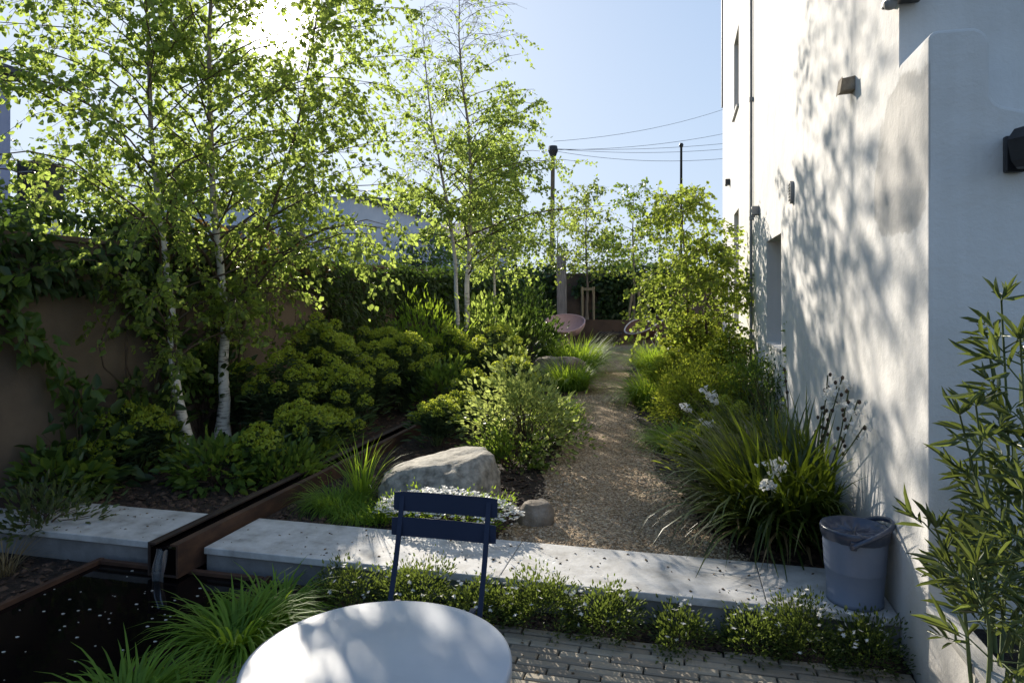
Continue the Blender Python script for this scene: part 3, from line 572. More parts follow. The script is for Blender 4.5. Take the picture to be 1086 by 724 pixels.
# ------------------------------------------------------------ chair
CC = at(471.5, 2.665, 0); kx, ky = CC.x, CC.y
t = thing('bistro_chair', (kx,ky-.17,0), 'navy blue slatted metal folding chair behind the round table', 'chair')
def slat(z0, z1, yb, w=.213, bow=.008):
    g = Geo(); n = 12; V = []
    for i in range(n+1):
        u = -1+2*i/n; x = kx+u*w; y = yb+bow*(1-u*u); zz0 = z0+(.004 if abs(u) == 1 else 0); zz1 = z1-(.004 if abs(u) == 1 else 0)
        V += [(x,y-.0015,zz0),(x,y+.0015,zz0),(x,y+.0015+.004,zz1),(x,y-.0015+.004,zz1)]
    Fq = [(i*4+a, i*4+(a+1)%4, i*4+4+(a+1)%4, i*4+4+a) for i in range(n) for a in range(4)]+[(3,2,1,0),(n*4,n*4+1,n*4+2,n*4+3)]
    g.add(V, Fq); return g
slat(.742,.818,ky).build('back_slat','navy_paint',t,smooth=False); slat(.650,.724,ky-.022).build('back_slat','navy_paint',t)
for sx in (-1,1):
    X = kx+sx*.178
    g = Geo(); P = spl([(X,ky+.006,.80),(X,ky-.05,.6),(X,ky-.11,.44),(X,ky-.28,.005)],12); 
    V = []; 
    for p in P: V += [(p[0]-.0095,p[1]-.004,p[2]),(p[0]+.0095,p[1]-.004,p[2]),(p[0]+.0095,p[1]+.004,p[2]),(p[0]-.0095,p[1]+.004,p[2])]
    n = len(P)-1; g.add(V, [(i*4+a, i*4+(a+1)%4, i*4+4+(a+1)%4, i*4+4+a) for i in range(n) for a in range(4)]+[(3,2,1,0),(n*4,n*4+1,n*4+2,n*4+3)])
    g.build('leg','navy_paint',t)
    g = Geo(); g.tube([(X-sx*.022,ky-.43,.445),(X-sx*.022,ky-.2,.24),(X-sx*.022,ky+.03,.005)],.008,8); g.build('leg','navy_paint',t,smooth=True)
g = Geo(); g.tube([(kx-.156,ky-.02,.05),(kx+.156,ky-.02,.05)],.006,6); g.build('stretcher','navy_paint',t,smooth=True)
for k in range(7):
    g = Geo(); y = ky-.50+k*.048; g.box(kx-.19,kx+.19,y,y+.037,.438,.442); g.build('seat_slat','navy_paint',t)
for sx in (-1,1):
    g = Geo(); g.box(kx+sx*.15-.01,kx+sx*.15+.01,ky-.50,ky-.10,.425,.4375); g.build('seat_rail','navy_paint',t)
# ------------------------------------------------------------ pail
bx, by = .806, 3.53; zb = .1515
t = thing('waste_pail', (bx,by,zb), 'blue-grey metal pail with a dark crumpled liner on the coping against the white wall', 'pail')
g = Geo(); g.lathe([(0,.012),(.115,.012),(.119,0),(.124,.0),(.124,.02),(.121,.024),(.131,.15),(.133,.154),(.1335,.158),(.142,.3),(.145,.345),(.141,.345),(.13,.2),(0,.1)],(bx,by,zb),56); g.build('body','pail_grey',t,smooth=True)
g = Geo(); n = 72; V = []; prof = [(.146,.300),(.152,.322),(.153,.345),(.150,.353),(.141,.352),(.132,.335),(.10,.318),(.05,.322),(.002,.316)]
for r, z in prof:
    for k in range(n):
        a = 2*PI*k/n; w_ = (noise.noise(Vector((math.cos(a)*5, math.sin(a)*5, r*22)))+.6*noise.noise(Vector((math.cos(a)*12, math.sin(a)*12, r*40)))); f_ = .006 if r > .145 else .022
        rr = r+(w_*.003 if r > .12 else 0); V.append((bx+rr*math.cos(a), by+rr*math.sin(a), zb+z+w_*f_*(1 if r < .14 or z < .31 else .25)))
g.add(V, [(i*n+k, i*n+(k+1)%n, (i+1)*n+(k+1)%n, (i+1)*n+k) for i in range(len(prof)-1) for k in range(n)]); g.build('liner','pail_dark',t,smooth=True)
g = Geo(); a = np.linspace(R(-55),R(125),20); th_ = R(24)
pts = [(bx+.168*math.cos(q), by+.168*math.sin(q), zb+.345) for q in a]
A = Vector((bx+.166*math.cos(R(-105)),by+.166*math.sin(R(-105)),zb+.29)); B = Vector((bx+.166*math.cos(R(75)),by+.166*math.sin(R(75)),zb+.335))
hp = []
for i in range(25):
    q = R(-105)+R(180)*i/24; hp.append((bx+.161*math.cos(q), by+.161*math.sin(q), zb+.30+.075*math.sin(PI*i/24)**.8+.02*i/24))
g.tube(hp,.012,8); g.build('handle','pail_dark',t,smooth=True)
for q in (-105,75):
    g = Geo(); X, Yq = bx+.147*math.cos(R(q)), by+.147*math.sin(R(q)); g.box(X-.014,X+.014,Yq-.014,Yq+.014,zb+.285,zb+.325); g.build('handle_lug','pail_dark',t,bevel=.004)
# ------------------------------------------------------------ rocks
p = at(472, 4.95, .2); rock('boulder', 'large smooth grey boulder behind the blue chair and white flowers', p, (.44,.36,.275), 3.3, 'boulder_stone', R(-8), sub=5, slope=.32)
p = gp(568, 547, .16); rock('stone', 'small brown stone at the left edge of the gravel path', p, (.11,.09,.11), 8.1, 'boulder_brown', .4)
p = at(592, 11.3, .26); rock('boulder', 'flat leaning boulder beside the path near the far seating', p, (.5,.33,.35), 5.2, 'boulder_brown', R(-30))
p = at(375, 8.3, .5); rock('boulder', 'pale grey rock half hidden among the spurges by the left wall', p, (.3,.24,.42), 1.7, 'boulder_stone', .3)
g = Geo(); p = at(22, 4.75, 0); g.box(p.x-.1,p.x+.16,p.y-.12,p.y+.14,.1,.26); tag(g.build('stone_block','corten_dark',bevel=.01), 'small dark square block at the foot of the left wall', 'block')
# ------------------------------------------------------------ far seating corner
t = thing('steel_planter', at(650,20.3,G), 'long rusty steel raised planter behind the fire bowl', 'planter')
a = at(600, 20.6, G); g = Geo(); x0 = a.x; x1 = x0+4.6; y0 = a.y-.0; g.box(x0,x1,y0,y0+.012,G-.02,.84); g.box(x0,x0+.012,y0+.0125,y0+1.4,G-.02,.84); g.box(x1-.012,x1,y0+.0125,y0+1.4,G-.02,.84)
g.box(x0+.0125,x1-.0125,y0+.0125,y0+.06,.825,.838); g.build('planter_panel','steel_brown',t)
g = Geo(); g.box(x0+.013,x1-.013,y0+.061,y0+1.4,G-.02,.78); g.build('planter_soil','soil',t)
def shellchair(name, label, base, rz, inner, ped):
    t = thing(name, base, label, 'chair', 'rust-brown shell chairs in the far seating corner'); t.rotation_euler = (0,0,rz)
    g = Geo(); n = 28; m = 9; Vo = []; b = Vector(base)
    # bowl: back high, front dipping; swept scoop
    for layer in (0, 1):
        for i in range(m+1):
            for j in range(n):
                a = 2*PI*j/n; q = i/m; rr = (.56-.03*layer)*math.sin(q*PI/2)**.8; 
                hgt = .30+.62*q**1.6*(.72+.28*math.cos(a))-(.10*q**3*max(0, -math.cos(a)))+.03*layer*(1-q*.6)
                Vo.append((rr*math.cos(a)*.85, rr*math.sin(a), hgt))
    Fo = []; K = (m+1)*n
    for i in range(m):
        for j in range(n):
            j2 = (j+1)%n; Fo.append((i*n+j, i*n+n+j, i*n+n+j2, i*n+j2)); Fo.append((K+i*n+j, K+i*n+j2, K+i*n+n+j2, K+i*n+n+j))
    g1 = Geo(); g1.add(Vo, Fo); s = g1.build('shell', inner); s.parent = t
    for f in s.data.polygons: f.use_smooth = True
    g2 = Geo(); rim = []
    for j in range(n+1):
        a = 2*PI*j/n; rim.append((.545*math.cos(a)*.85, .545*math.sin(a), .92*1-.62*(.28-.28*math.cos(a))-(.10*max(0,-math.cos(a)))))
    g2.tube(rim,.02,6,caps=False); o = g2.build('rim','rim_pale' if not ped else inner); o.parent = t
    if ped:
        g3 = Geo(); g3.lathe([(.17,0),(.16,.02),(.13,.2),(.16,.36)],(0,0,0),16); o = g3.build('pedestal',inner); o.parent = t
    else:
        for a in (45,135,225,315):
            g3 = Geo(); g3.tube([(.15*math.cos(R(a)),.15*math.sin(R(a)),.36),(.34*math.cos(R(a)),.36*math.sin(R(a)),0)],.014,6); o = g3.build('leg','rim_pale'); o.parent = t
    return t
p = at(599, 18.6, G); shellchair('shell_chair', 'pinkish shell chair on a pedestal left of the fire bowl', (p.x,p.y,G), R(92), 'shell_pink', True)
p = at(683, 17.6, G); shellchair('shell_chair', 'dark brown shell chair with pale rim and thin legs right of the fire bowl', (p.x,p.y,G), R(42), 'shell_brown', False)
p = gp(647, 366); t = thing('fire_bowl', p, 'dark iron fire bowl on three legs between the shell chairs', 'fire bowl')
g = Geo(); g.lathe([(0,.1),(.12,.115),(.24,.18),(.33,.3),(.35,.38),(.335,.38),(.31,.3),(.2,.19),(0,.14)],tuple(p),32); g.build('bowl','corten_dark',t,smooth=True)
for q in (200,320,80):
    g = Geo(); g.tube([(p.x+.36*math.cos(R(q)),p.y+.36*math.sin(R(q)),G),(p.x+.33*math.cos(R(q)),p.y+.33*math.sin(R(q)),G+.44)],.016,6); g.build('leg','corten_dark',t)
p = at(575, 15.6, G); t = thing('storage_box', p, 'small dark box with a pale lid beside the far boulder', 'box')
g = Geo(); g.box(p.x-.15,p.x+.15,p.y-.15,p.y+.15,G,.42); g.build('box_body','navy_paint',t,bevel=.01); g = Geo(); g.box(p.x-.16,p.x+.16,p.y-.16,p.y+.16,.421,.46); g.build('lid','table_paint',t,bevel=.01)
# post, poles and wires
p = at(596.5, 21.3, G); g = Geo(); x, y = p.x, p.y
g.add([(x-.14,y-.14,G),(x+.14,y-.14,G),(x+.14,y+.14,G),(x-.14,y+.14,G),(x-.17,y-.12,2.78),(x+.09,y-.12,2.84),(x+.09,y+.14,2.84),(x-.17,y+.14,2.78)],[(0,3,2,1),(4,5,6,7),(0,1,5,4),(1,2,6,5),(2,3,7,6),(3,0,4,7)])
tag(g.build('timber_post','post_wood',bevel=.01), 'thick weathered timber post in front of the far wall', 'post')
p = at(584.5, 32, -.3); ptop = dp(586.5, 160, 32); t = thing('utility_pole', p, 'dark utility pole with capped head fanning out overhead wires', 'pole')
g = Geo(); g.tube([p, ptop], [.13,.09], 10); g.build('pole','bark_grey',t,smooth=True); g = Geo(); g.tube([ptop-Vector((0,0,.35)), ptop-Vector((0,0,.1)), ptop, ptop+Vector((0,0,.22))], [.1,.2,.24,.2], 10); g.build('pole_head','black_metal',t)
p = at(722, 30, -.3); q = dp(722.5, 154, 30); t = thing('lamp_pole', p, 'slim dark pole with small round cap rising behind the yellow-green tree', 'pole')
g = Geo(); g.tube([p, q], [.07,.05], 8); g.build('pole','black_metal',t,smooth=True); g = Geo(); g.lathe([(0,.1),(.07,.08),(.1,0),(.07,-.08),(.05,-.12)],tuple(q),12); g.build('cap','black_metal',t)
for i, (py0, px1, py1, Y1) in enumerate([(158,790,150,34),(158,790,156,34),(159,790,137,36),(160,790,166,32),(150,790,108,40)]):
    a = dp(587, py0, 32); b = dp(px1, py1, Y1); pts = []
    for k in range(14):
        s = k/13; q = a.lerp(b, s); q.z -= .28*4*s*(1-s)*(.6+.2*i); pts.append(q)
    g = Geo(); g.tube(pts,.009,4); tag(g.build('overhead_wire','black_metal'), ['overhead wire running right from the pole, second highest at the house','overhead wire running right from the pole, middle of the fan','overhead wire rising from the pole head to high on the right','overhead wire sagging lowest between pole and house','topmost overhead wire crossing the open sky at right'][i], 'wire', 'overhead wires')
# ------------------------------------------------------------ neighbours beyond the left wall
def bhouse(label, x0, x1, y0, y1, z1, ridge, wm, wins, over=.12):
    t = thing('neighbour_house', ((x0+x1)/2,(y0+y1)/2,-.3), label, 'house'); g = Geo(); g.box(x0,x1,y0,y1,-.3,z1); g.build('wall',wm,t)
    g = Geo(); ym = (y0+y1)/2; V = [(x0-over,y0-over,z1+.002),(x1+over,y0-over,z1+.002),(x1+over,y1+over,z1+.002),(x0-over,y1+over,z1+.002),(x0-over,ym,z1+ridge),(x1+over,ym,z1+ridge)]
    g.addf(V, [(0,1,5,4),(2,3,4,5),(0,4,3),(1,2,5),(0,3,2,1)]); g.build('roof','slate',t)
    for a, b, c, d in wins:
        g = Geo(); g.box(a,b,y0-.05,y0-.002,c,d); w = g.build('window','neighbour_white',t); g = Geo(); g.box(a+.06,b-.06,y0-.06,y0-.0505,c+.06,d-.06); o = g.build('pane','window_glass'); o.parent = w
    return t
bhouse('pale blue-white neighbour house with slate roof glimpsed through the birches', -15.5,-8.2,16,22,4.1,.35,'neighbour_white',[(-13.6,-12.8,2.5,3.5),(-12,-11.2,2.5,3.5),(-10.2,-9.4,2.5,3.5)])
bhouse('low white neighbour building with dark slate roof right of the larger house', -8.1,-6.0,20,24,3.25,.75,'neighbour_white',[(-8.2,-7.6,2.0,2.7)])
a = at(11, 12, 0); t = thing('neighbour_house', (a.x-2,a.y+1,-.3), 'tall lilac-grey neighbour house with dark eaves at the left edge', 'house')
g = Geo(); zt = EYE+(312-82)/F*12; g.box(a.x-5,a.x,a.y-5,a.y,-.3,zt); g.build('wall','neighbour_lilac',t)
g = Geo(); g.box(a.x-5.2,a.x+.3,a.y-5.3,a.y+.2,zt+.001,zt+.1); g.addf([(a.x-5.2,a.y-5.3,zt+.101),(a.x+.28,a.y-5.3,zt+.101),(a.x+.28,a.y+.18,zt+.101),(a.x-5.2,a.y+.18,zt+.101),(a.x-2.5,a.y-2.5,zt+.7)],[(0,1,4),(1,2,4),(2,3,4),(3,0,4)]); g.build('roof','slate',t)
g = Geo(); g.box(a.x+.002,a.x+.04,a.y-.8,a.y-.45,zt-1.35,zt-.75); w = g.build('window','slate',t); g = Geo(); g.box(a.x+.0405,a.x+.05,a.y-.77,a.y-.48,zt-1.31,zt-.79); o = g.build('pane','window_glass'); o.parent = w
a = at(18, 11, 0); b = at(47, 11, 0); z0 = EYE+(312-219)/F*11; z1 = EYE+(312-171)/F*11
t = thing('chimney_stack', (a.x,a.y,-.3), 'dark slatted box on a pale base just beyond the left wall', 'chimney')
g = Geo(); g.box(a.x-.02,b.x+.02,a.y-.02,a.y+.5,-.3,z0); g.build('base','neighbour_white',t); g = Geo(); g.box(a.x,b.x,a.y,a.y+.46,z0+.001,z1); g.build('cladding','dark_clad',t)
g = Geo(); g.box(a.x+.1,b.x-.08,a.y-.05,a.y-.001,z0+.06,z1-.18); g.build('flue_box','black_metal',t); g = Geo(); g.box(a.x+.12,b.x-.06,a.y-.07,a.y-.0505,z1-.2,z1-.18); g.build('bracket','grey_trim',t)
#@@PLANTS
# ------------------------------------------------------------ birches
def pts(base, lst, Y):
    out = [base]
    for px, py in lst: out.append(dp(px, py, Y))
    return out
b = gp(203, 487); 
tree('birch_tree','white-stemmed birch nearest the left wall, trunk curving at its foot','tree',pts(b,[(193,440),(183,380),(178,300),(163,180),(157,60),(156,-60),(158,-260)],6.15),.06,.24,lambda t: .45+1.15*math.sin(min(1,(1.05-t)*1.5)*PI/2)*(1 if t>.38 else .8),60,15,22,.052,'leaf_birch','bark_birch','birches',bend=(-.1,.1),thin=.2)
b = gp(236, 470)
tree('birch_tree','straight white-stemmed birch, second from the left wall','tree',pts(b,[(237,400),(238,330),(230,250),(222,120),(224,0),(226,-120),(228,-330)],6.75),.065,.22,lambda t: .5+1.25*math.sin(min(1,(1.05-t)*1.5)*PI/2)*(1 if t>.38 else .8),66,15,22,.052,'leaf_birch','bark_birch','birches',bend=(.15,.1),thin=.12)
b = gp(250, 462)
tree('birch_tree','thin brown-stemmed birch leaning right behind the two white trunks','tree',pts(b,[(252,400),(262,320),(290,220),(318,120),(335,20),(345,-60),(352,-200)],7.1),.03,.36,lambda t: .4+1.0*math.sin(min(1,(1.05-t)*1.6)*PI/2),56,13,21,.052,'leaf_birch','bark_twig','birches',bend=(.1,-.1),thin=.05)
b = at(487, 12.2)
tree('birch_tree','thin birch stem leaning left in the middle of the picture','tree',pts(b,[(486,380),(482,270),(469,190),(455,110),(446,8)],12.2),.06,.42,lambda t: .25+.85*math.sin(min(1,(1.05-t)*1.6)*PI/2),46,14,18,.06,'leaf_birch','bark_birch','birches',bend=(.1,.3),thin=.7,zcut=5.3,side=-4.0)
b = at(493.5, 12.4)
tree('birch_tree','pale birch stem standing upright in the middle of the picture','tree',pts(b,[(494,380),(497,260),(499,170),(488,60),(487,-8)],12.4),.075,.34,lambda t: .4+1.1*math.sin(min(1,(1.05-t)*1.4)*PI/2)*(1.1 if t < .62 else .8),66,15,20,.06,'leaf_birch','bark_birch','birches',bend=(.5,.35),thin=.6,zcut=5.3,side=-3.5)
b = at(524, 14)
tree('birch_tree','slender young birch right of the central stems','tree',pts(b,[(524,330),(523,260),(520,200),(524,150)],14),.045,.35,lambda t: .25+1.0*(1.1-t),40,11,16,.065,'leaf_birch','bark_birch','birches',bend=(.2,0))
b = at(754, 9.9)
for k, (lab, lst, nb) in enumerate([('yellow-green young multi-stemmed tree before the white wall, tallest leader',[(732,350),(728,290),(724,235),(727,208)],34),('right-hand leader of the yellow-green tree against the white wall',[(748,340),(754,300),(748,262)],28)]):
    tree('birch_tree',lab,'tree',pts(b+Vector((k*.12,k*.05,0)),lst,9.9-k*.2),.03,.12,lambda t: .16+.95*(1-t)**.8,nb,9,14,.062,'leaf_young','bark_twig','leaders of the yellow-green tree',bend=(0,0))
# trees at the far end and beyond
def far(label, px, Y, ztop, rad, n, m='leaf_birch_far', leaf=.1, t0=.3, r0=.06, nlf=9, cat='tree', grp='trees at the far end', z0=G, slim=1):
    b = at(px, Y, z0); return tree('young_tree',label,cat,[b, b+Vector((.02,0,(ztop-z0)*.3)), b+Vector((-.03,0,(ztop-z0)*.65)), Vector((b.x+.02,b.y,ztop))],r0,t0,lambda t: rad*(.25+.9*math.sin(min(1,(1.05-t)*1.7)*PI/2)),int(n*.95),7,nlf,leaf,m,'bark_grey',grp,simple=True)
far('young light green tree staked between timber posts at the far wall',622,21.2,4.9,.85,34,z0=.78)
far('slim grey-green tree with V-shaped stakes near the far shell chair',672,21.4,5.0,.8,24,'leaf_mid',z0=.78)
far('soft green tree behind the timber post',592,25,4.9,1.0,30,z0=-.3)
far('bushy pale tree beyond the far wall behind the young birch',548,27,4.6,1.5,40,'leaf_mid',.12,.2,z0=-.3)
far('grey-green tree beyond the far wall to the left of the slim pole',700,27,5.2,1.3,34,'leaf_mid',.12,.2,z0=-.3)
far('low bushy tree beyond the far wall, left of the staked trees',645,28,3.9,1.8,40,'leaf_mid',.13,.15,z0=-.3)
for px, Y in ((617.5,21.1),(629.5,21.1)):
    p = at(px,Y,.78); g = Geo(); g.tube([p, p+Vector((0,0,1.05))],.04,8); tag(g.build('tree_stake','stake_wood'), 'timber stake left of the young light green trunk' if px < 620 else 'timber stake right of the young light green trunk', 'stake', 'stakes at the far trees')
p = at(623.5,21.08,1.75); g = Geo(); g.box(p.x-.2,p.x+.2,p.y-.05,p.y-.03,1.72,1.8); tag(g.build('stake_rail','stake_wood'), 'short timber rail joining the two stakes of the young tree', 'rail')
for px, dx in ((666,.14),(681,-.12)):
    p = at(px,21.2,.78); g = Geo(); g.tube([p, p+Vector((dx,0,.95))],.04,8); tag(g.build('tree_stake','stake_wood'), 'slanting stake on the left of the slim grey-green tree' if px < 670 else 'slanting stake on the right of the slim grey-green tree', 'stake', 'stakes at the far trees')
# hazy garden trees beyond the left wall
def lfar(lab, px, Y, zt, rad, n, m='leaf_mid', leaf=.1):
    b = at(px, Y, -.3); tree('garden_tree',lab,'tree',[b, b+Vector((0,0,1.2)), b+Vector((.1,0,(zt+.3)*.7)), Vector((b.x,b.y,zt))],.1,.3,lambda t: rad*(.4+.7*math.sin(min(1,(1.05-t)*2)*PI/2)),n,7,10,leaf,m,'bark_grey','trees beyond the left wall',simple=True)
lfar('olive-green tree beyond the wall behind the dark slatted box',62,15,4.4,1.4,40)
lfar('low tree beyond the wall at the left edge of the picture',5,10,3.0,.8,26,'leaf_birch_far')
lfar('rounded tree beyond the wall between the white trunks',170,17,4.1,1.7,40)
lfar('tree beyond the wall to the right of the low white building',455,19,3.0,1.1,30)
#@@CLIMB
# ------------------------------------------------------------ climbers on the left wall
def climber(label, y0, y1, z0, z1, n, leaf, lw, lmat, stems=6, dens=None, off=.10, cat='climber', x=-4.69, group='climbers on the left wall', down=.7, over=0):
    th = thing('climber', (x+.05,(y0+y1)/2,G), label, cat, group); g = Geo(); gs = Geo(); P = []
    sd = rng.uniform(0, 50)
    while len(P) < n:
        y = rng.uniform(y0, y1); z = rng.uniform(z0, z1+over)
        if dens is None or noise.noise(Vector((y*1.3+sd, z*1.6, 0)))+.25*noise.noise(Vector((y*4+sd, z*4, 3))) > dens((y-y0)/(y1-y0), (z-z0)/(z1-z0)):
            xx = x+.02+abs(rng.normal(0, off))*(1 if z < 2.0 else 1) if z < 2.05 else x-.15+rng.normal(0, off*1.4)
            P.append((xx, y, z))
    P = np.array(P); D = rng.normal(0, .6, (len(P),3)); D[:,0] += .4; D[:,2] -= down
    leaves(g, P, D, leaf, lw, .5, up=np.tile([1,0,.6],(len(P),1)))
    for i in range(stems):
        y = rng.uniform(y0, y1); p = [(x+.04,y,G)]
        for k in range(5): y = min(y1,max(y0,y+rng.normal(0,(y1-y0)*.045))); p.append((x+.03+rng.uniform(0,.03), y, G+(min(z1,2.0)-G)*(k+1)/5))
        gs.tube(spl(p,10), np.linspace(.012,.004,10), 5)
    gs.build('stems','bark_twig',th); g.build('foliage',lmat,th); return th
climber('dark broad-leaved climber spilling over the top of the left wall at the picture edge',3.0,6.2,1.62,2.1,1900,.11,.5,'leaf_dark',3,lambda u,v: .1-.6*v,over=.2)
climber('reddish-tipped climber shoots along the top of the wall behind the first birch',5.2,8.2,1.85,2.1,700,.1,.45,'leaf_red',2,lambda u,v: -.2,over=.25)
climber('sparse leafy climber trained halfway up the left wall on dark stems',3.3,6.3,.6,1.7,850,.11,.5,'leaf_mid',5,lambda u,v: .16)
climber('thick curtain of narrow-leaved climber on the wall behind the lime spurges',7.6,11.2,.5,2.1,5200,.10,.32,'leaf_dark',8,lambda u,v: -.0-.3*v,over=.06,off=.12)
climber('ivy blanket on the left wall behind the central birches',10.8,17,.3,2.1,5200,.12,.6,'leaf_dark',8,lambda u,v: -.2-.3*v,over=.08,off=.14)
climber('ivy on the last stretch of the left wall towards the far corner',17,22.8,.3,2.1,3000,.16,.6,'leaf_dark',6,lambda u,v: -.5,over=.25,off=.16)
# two hedge-like climbers on the far wall
def bclimber(label, px0, px1, n, thr, z0=.3, over=.3, top=2.3):
    a = at(px0, 22.6, 0).x; b = at(px1, 22.6, 0).x; th = thing('climber',((a+b)/2,22.8,G),label,'climber','climbers on the far wall'); g = Geo(); P = []
    while len(P) < n:
        x = rng.uniform(a,b); z = rng.uniform(z0, top+over)
        if noise.noise(Vector((x*1.1, z*1.2, 7)))+.2*noise.noise(Vector((x*4,z*4,1))) > thr: P.append((x, 22.88-abs(rng.normal(0,.15)) if z < 2.3 else 23.05+rng.normal(0,.15), z))
    P = np.array(P); D = rng.normal(0,.6,(n,3)); D[:,1] -= .4; D[:,2] -= .5; leaves(g,P,D,.17,.6,.5,up=np.tile([0,-1,.6],(n,1)),simple=True)
    gs = Geo()
    for i in range(5):
        x = rng.uniform(a,b); gs.tube([(x,22.85,G),(x+.1,22.87,1),(x,22.85,2.2)],.02,5)
    gs.build('stems','bark_twig',th); g.build('foliage','leaf_dark',th)
bclimber('dark ivy on the far wall left of the timber post',480,589,3200,-.4)
bclimber('dark ivy on the far wall behind the staked trees',634,712,3600,-.55)
bclimber('thin ivy around the middle of the far wall',589,634,500,.1)
#@@BEDS
# ------------------------------------------------------------ left bed
E = euphorbia
E('low lime spurge in front of the two white birch trunks', at(270,5.5), .46,.2,9)
E('lime spurge below the thin leaning birch', at(322,6.0), .58,.26,13)
E('tall lime spurge against the curtain of climber', at(300,6.7), .98,.32,14)
E('tallest lime spurge by the left wall', at(340,7.6), 1.3,.42,20,.1)
E('lime spurge beside the pale half hidden rock', at(392,7.9), .95,.32,14,.1)
E('sunlit lime spurge beyond the end of the channel', at(428,8.6), 1.08,.42,20,.1)
E('round lime spurge behind the large boulder', at(463,6.7), .52,.24,15,.06)
E('low spurge at the edge of the channel', at(352,6.6), .45,.25,9)
E('bright lime spurge right of the central birches', at(526,9.2), 1.12,.4,18,.09)
E('lime spurge standing behind the cream variegated shrub', at(545,7.7), .86,.32,14,.08)
E('small lime spurge at the foot of the central birches', at(500,7.9), .66,.3,12,.07)
E('lime spurge between boulder and central birches', at(488,7.2), .5,.25,10,.065)
shrub('leafy_perennial','leafy green perennial at the foot of the white birches', at(228,5.35), .34,.3,.34,40,16,.085,.55,'leaf_mid','plant',clr=.11,up=.15)
shrub('leafy_perennial','green leafy perennial beside the channel under the spurges', at(300,5.5), .3,.28,.3,34,20,.075,.5,'leaf_mid','plant',clr=.11)
shrub('leafy_perennial','leafy perennial by the channel right of the birches', at(330,6.2), .25,.25,.3,26,18,.07,.5,'leaf_mid','plant',clr=.1)
shrub('broad_leaved_shrub','dark broad-leaved shrub at the foot of the left wall', at(85,5.2), .45,.32,.62,26,9,.13,.55,'leaf_dark',clr=.18,up=-.15)
shrub('broad_leaved_shrub','dark leafy shrub between the wall and the first birch', at(138,5.8), .42,.32,.7,30,10,.12,.55,'leaf_dark',clr=.18,up=-.15)
shrub('dark_shrub','dark shrub filling the gap behind the two white trunks', at(215,6.9), .35,.3,1.15,50,14,.1,.55,'leaf_dark',clr=.2,up=0)
E('small dim lime spurge in front of the left wall', at(142,5.6), .66,.28,12)
E('low lime spurge nearest the left edge, under the wall climber', at(100,5.3), .42,.24,8)
shrub('trailing_shrub','small olive-leaved shrub trailing over the left end of the low wall', at(45,4.35), .3,.22,.3,26,18,.06,.4,'leaf_olive',clr=.1)
grass('dry_grass','pale dry grass tuft at the left edge beside the low wall',at(4,3.95,-.02),90,.34,.005,1.2,1.0,.05,'leaf_dry')
shrub('ferny_shrub','feathery yellow-green shrub beside the ivy left of the central birches', at(452,9.8), .55,.4,1.35,60,24,.09,.25,'leaf_grass',clr=.2,up=.9)
shrub('green_shrub','mid green shrub left of the sunlit spurge', at(408,9.4), .4,.35,1.0,44,20,.09,.45,'leaf_mid',clr=.17)
shrub('green_shrub','dark green shrub by the ivy beyond the central birches', at(560,13), .6,.5,1.5,60,24,.1,.5,'leaf_dark',clr=.22)
shrub('green_shrub','dark shrub under the ivy at the far left of the seating corner', at(545,17), .7,.5,1.5,60,24,.12,.5,'leaf_dark',clr=.25)
shrub('glossy_shrub','yellow-green leafy shrub just behind the central birch stems', at(520,11), .5,.4,1.55,50,22,.09,.6,'leaf_birch',clr=.2)
shrub('glossy_shrub','mid green low shrub between the spurges and the ivy', at(470,8.4), .35,.3,.75,40,20,.08,.5,'leaf_mid',clr=.15)
sh = shrub('variegated_shrub','cream and green variegated shrub at the bend of the path', at(556,6.15), .43,.42,.93,80,30,.05,.62,'leaf_pale',clr=.16,up=.1,rag=.2)
shrub('green_shrub','low dark green filler under the variegated shrub', at(540,5.9), .3,.25,.35,30,24,.05,.5,'leaf_mid',clr=.12)
shrub('green_shrub','small green shrub spilling onto the path beside the variegated shrub', at(592,6.6), .3,.35,.5,40,26,.045,.4,'leaf_mid',clr=.12)
E('tall lime spurge just behind the second white birch', at(258,7.1), .85,.26,9,.09)
E('lime spurge filling the bed between the tallest spurge and the channel', at(362,6.95), .8,.32,15,.09)
E('lime spurge behind the end of the channel, left of the sunlit one', at(402,9.2), 1.15,.4,17,.1)
E('sunlit lime spurge right behind the central birches', at(478,9.6), 1.1,.4,17,.1)
shrub('leafy_perennial','leafy green perennial between the spurges and the first birch', at(160,5.9), .34,.3,.38,34,15,.09,.55,'leaf_mid','plant',clr=.13,up=.1)
shrub('leafy_perennial','loose leafy perennial left of the dim spurges near the block', at(62,4.9), .3,.26,.42,26,12,.1,.55,'leaf_mid','plant',clr=.13,up=0)
# grasses on the left of the path
grass('tall_grass','upright bright grass tuft left of the boulder',at(385,4.95),90,.52,.009,1.45,.9,.07)
grass('grass_mound','low green grass mound between channel and boulder',at(357,4.75),620,.3,.005,1.15,2.1,.14)
grass('grass_mound','low grass mound left of the white flowers',at(378,4.5),380,.22,.005,1.1,2.1,.1)
grass('path_grass','bright feathery grass mound left of the path near the fire bowl',at(612,12.8),1300,.95,.013,1.35,1.5,.34)
grass('path_grass','small bright grass mound left of the path beside the flat boulder',at(605,10.6),900,.7,.011,1.3,1.6,.24)
grass('path_grass','thin grass at the left of the path behind the variegated shrub',at(600,8.3),300,.4,.006,1.2,1.9,.14)
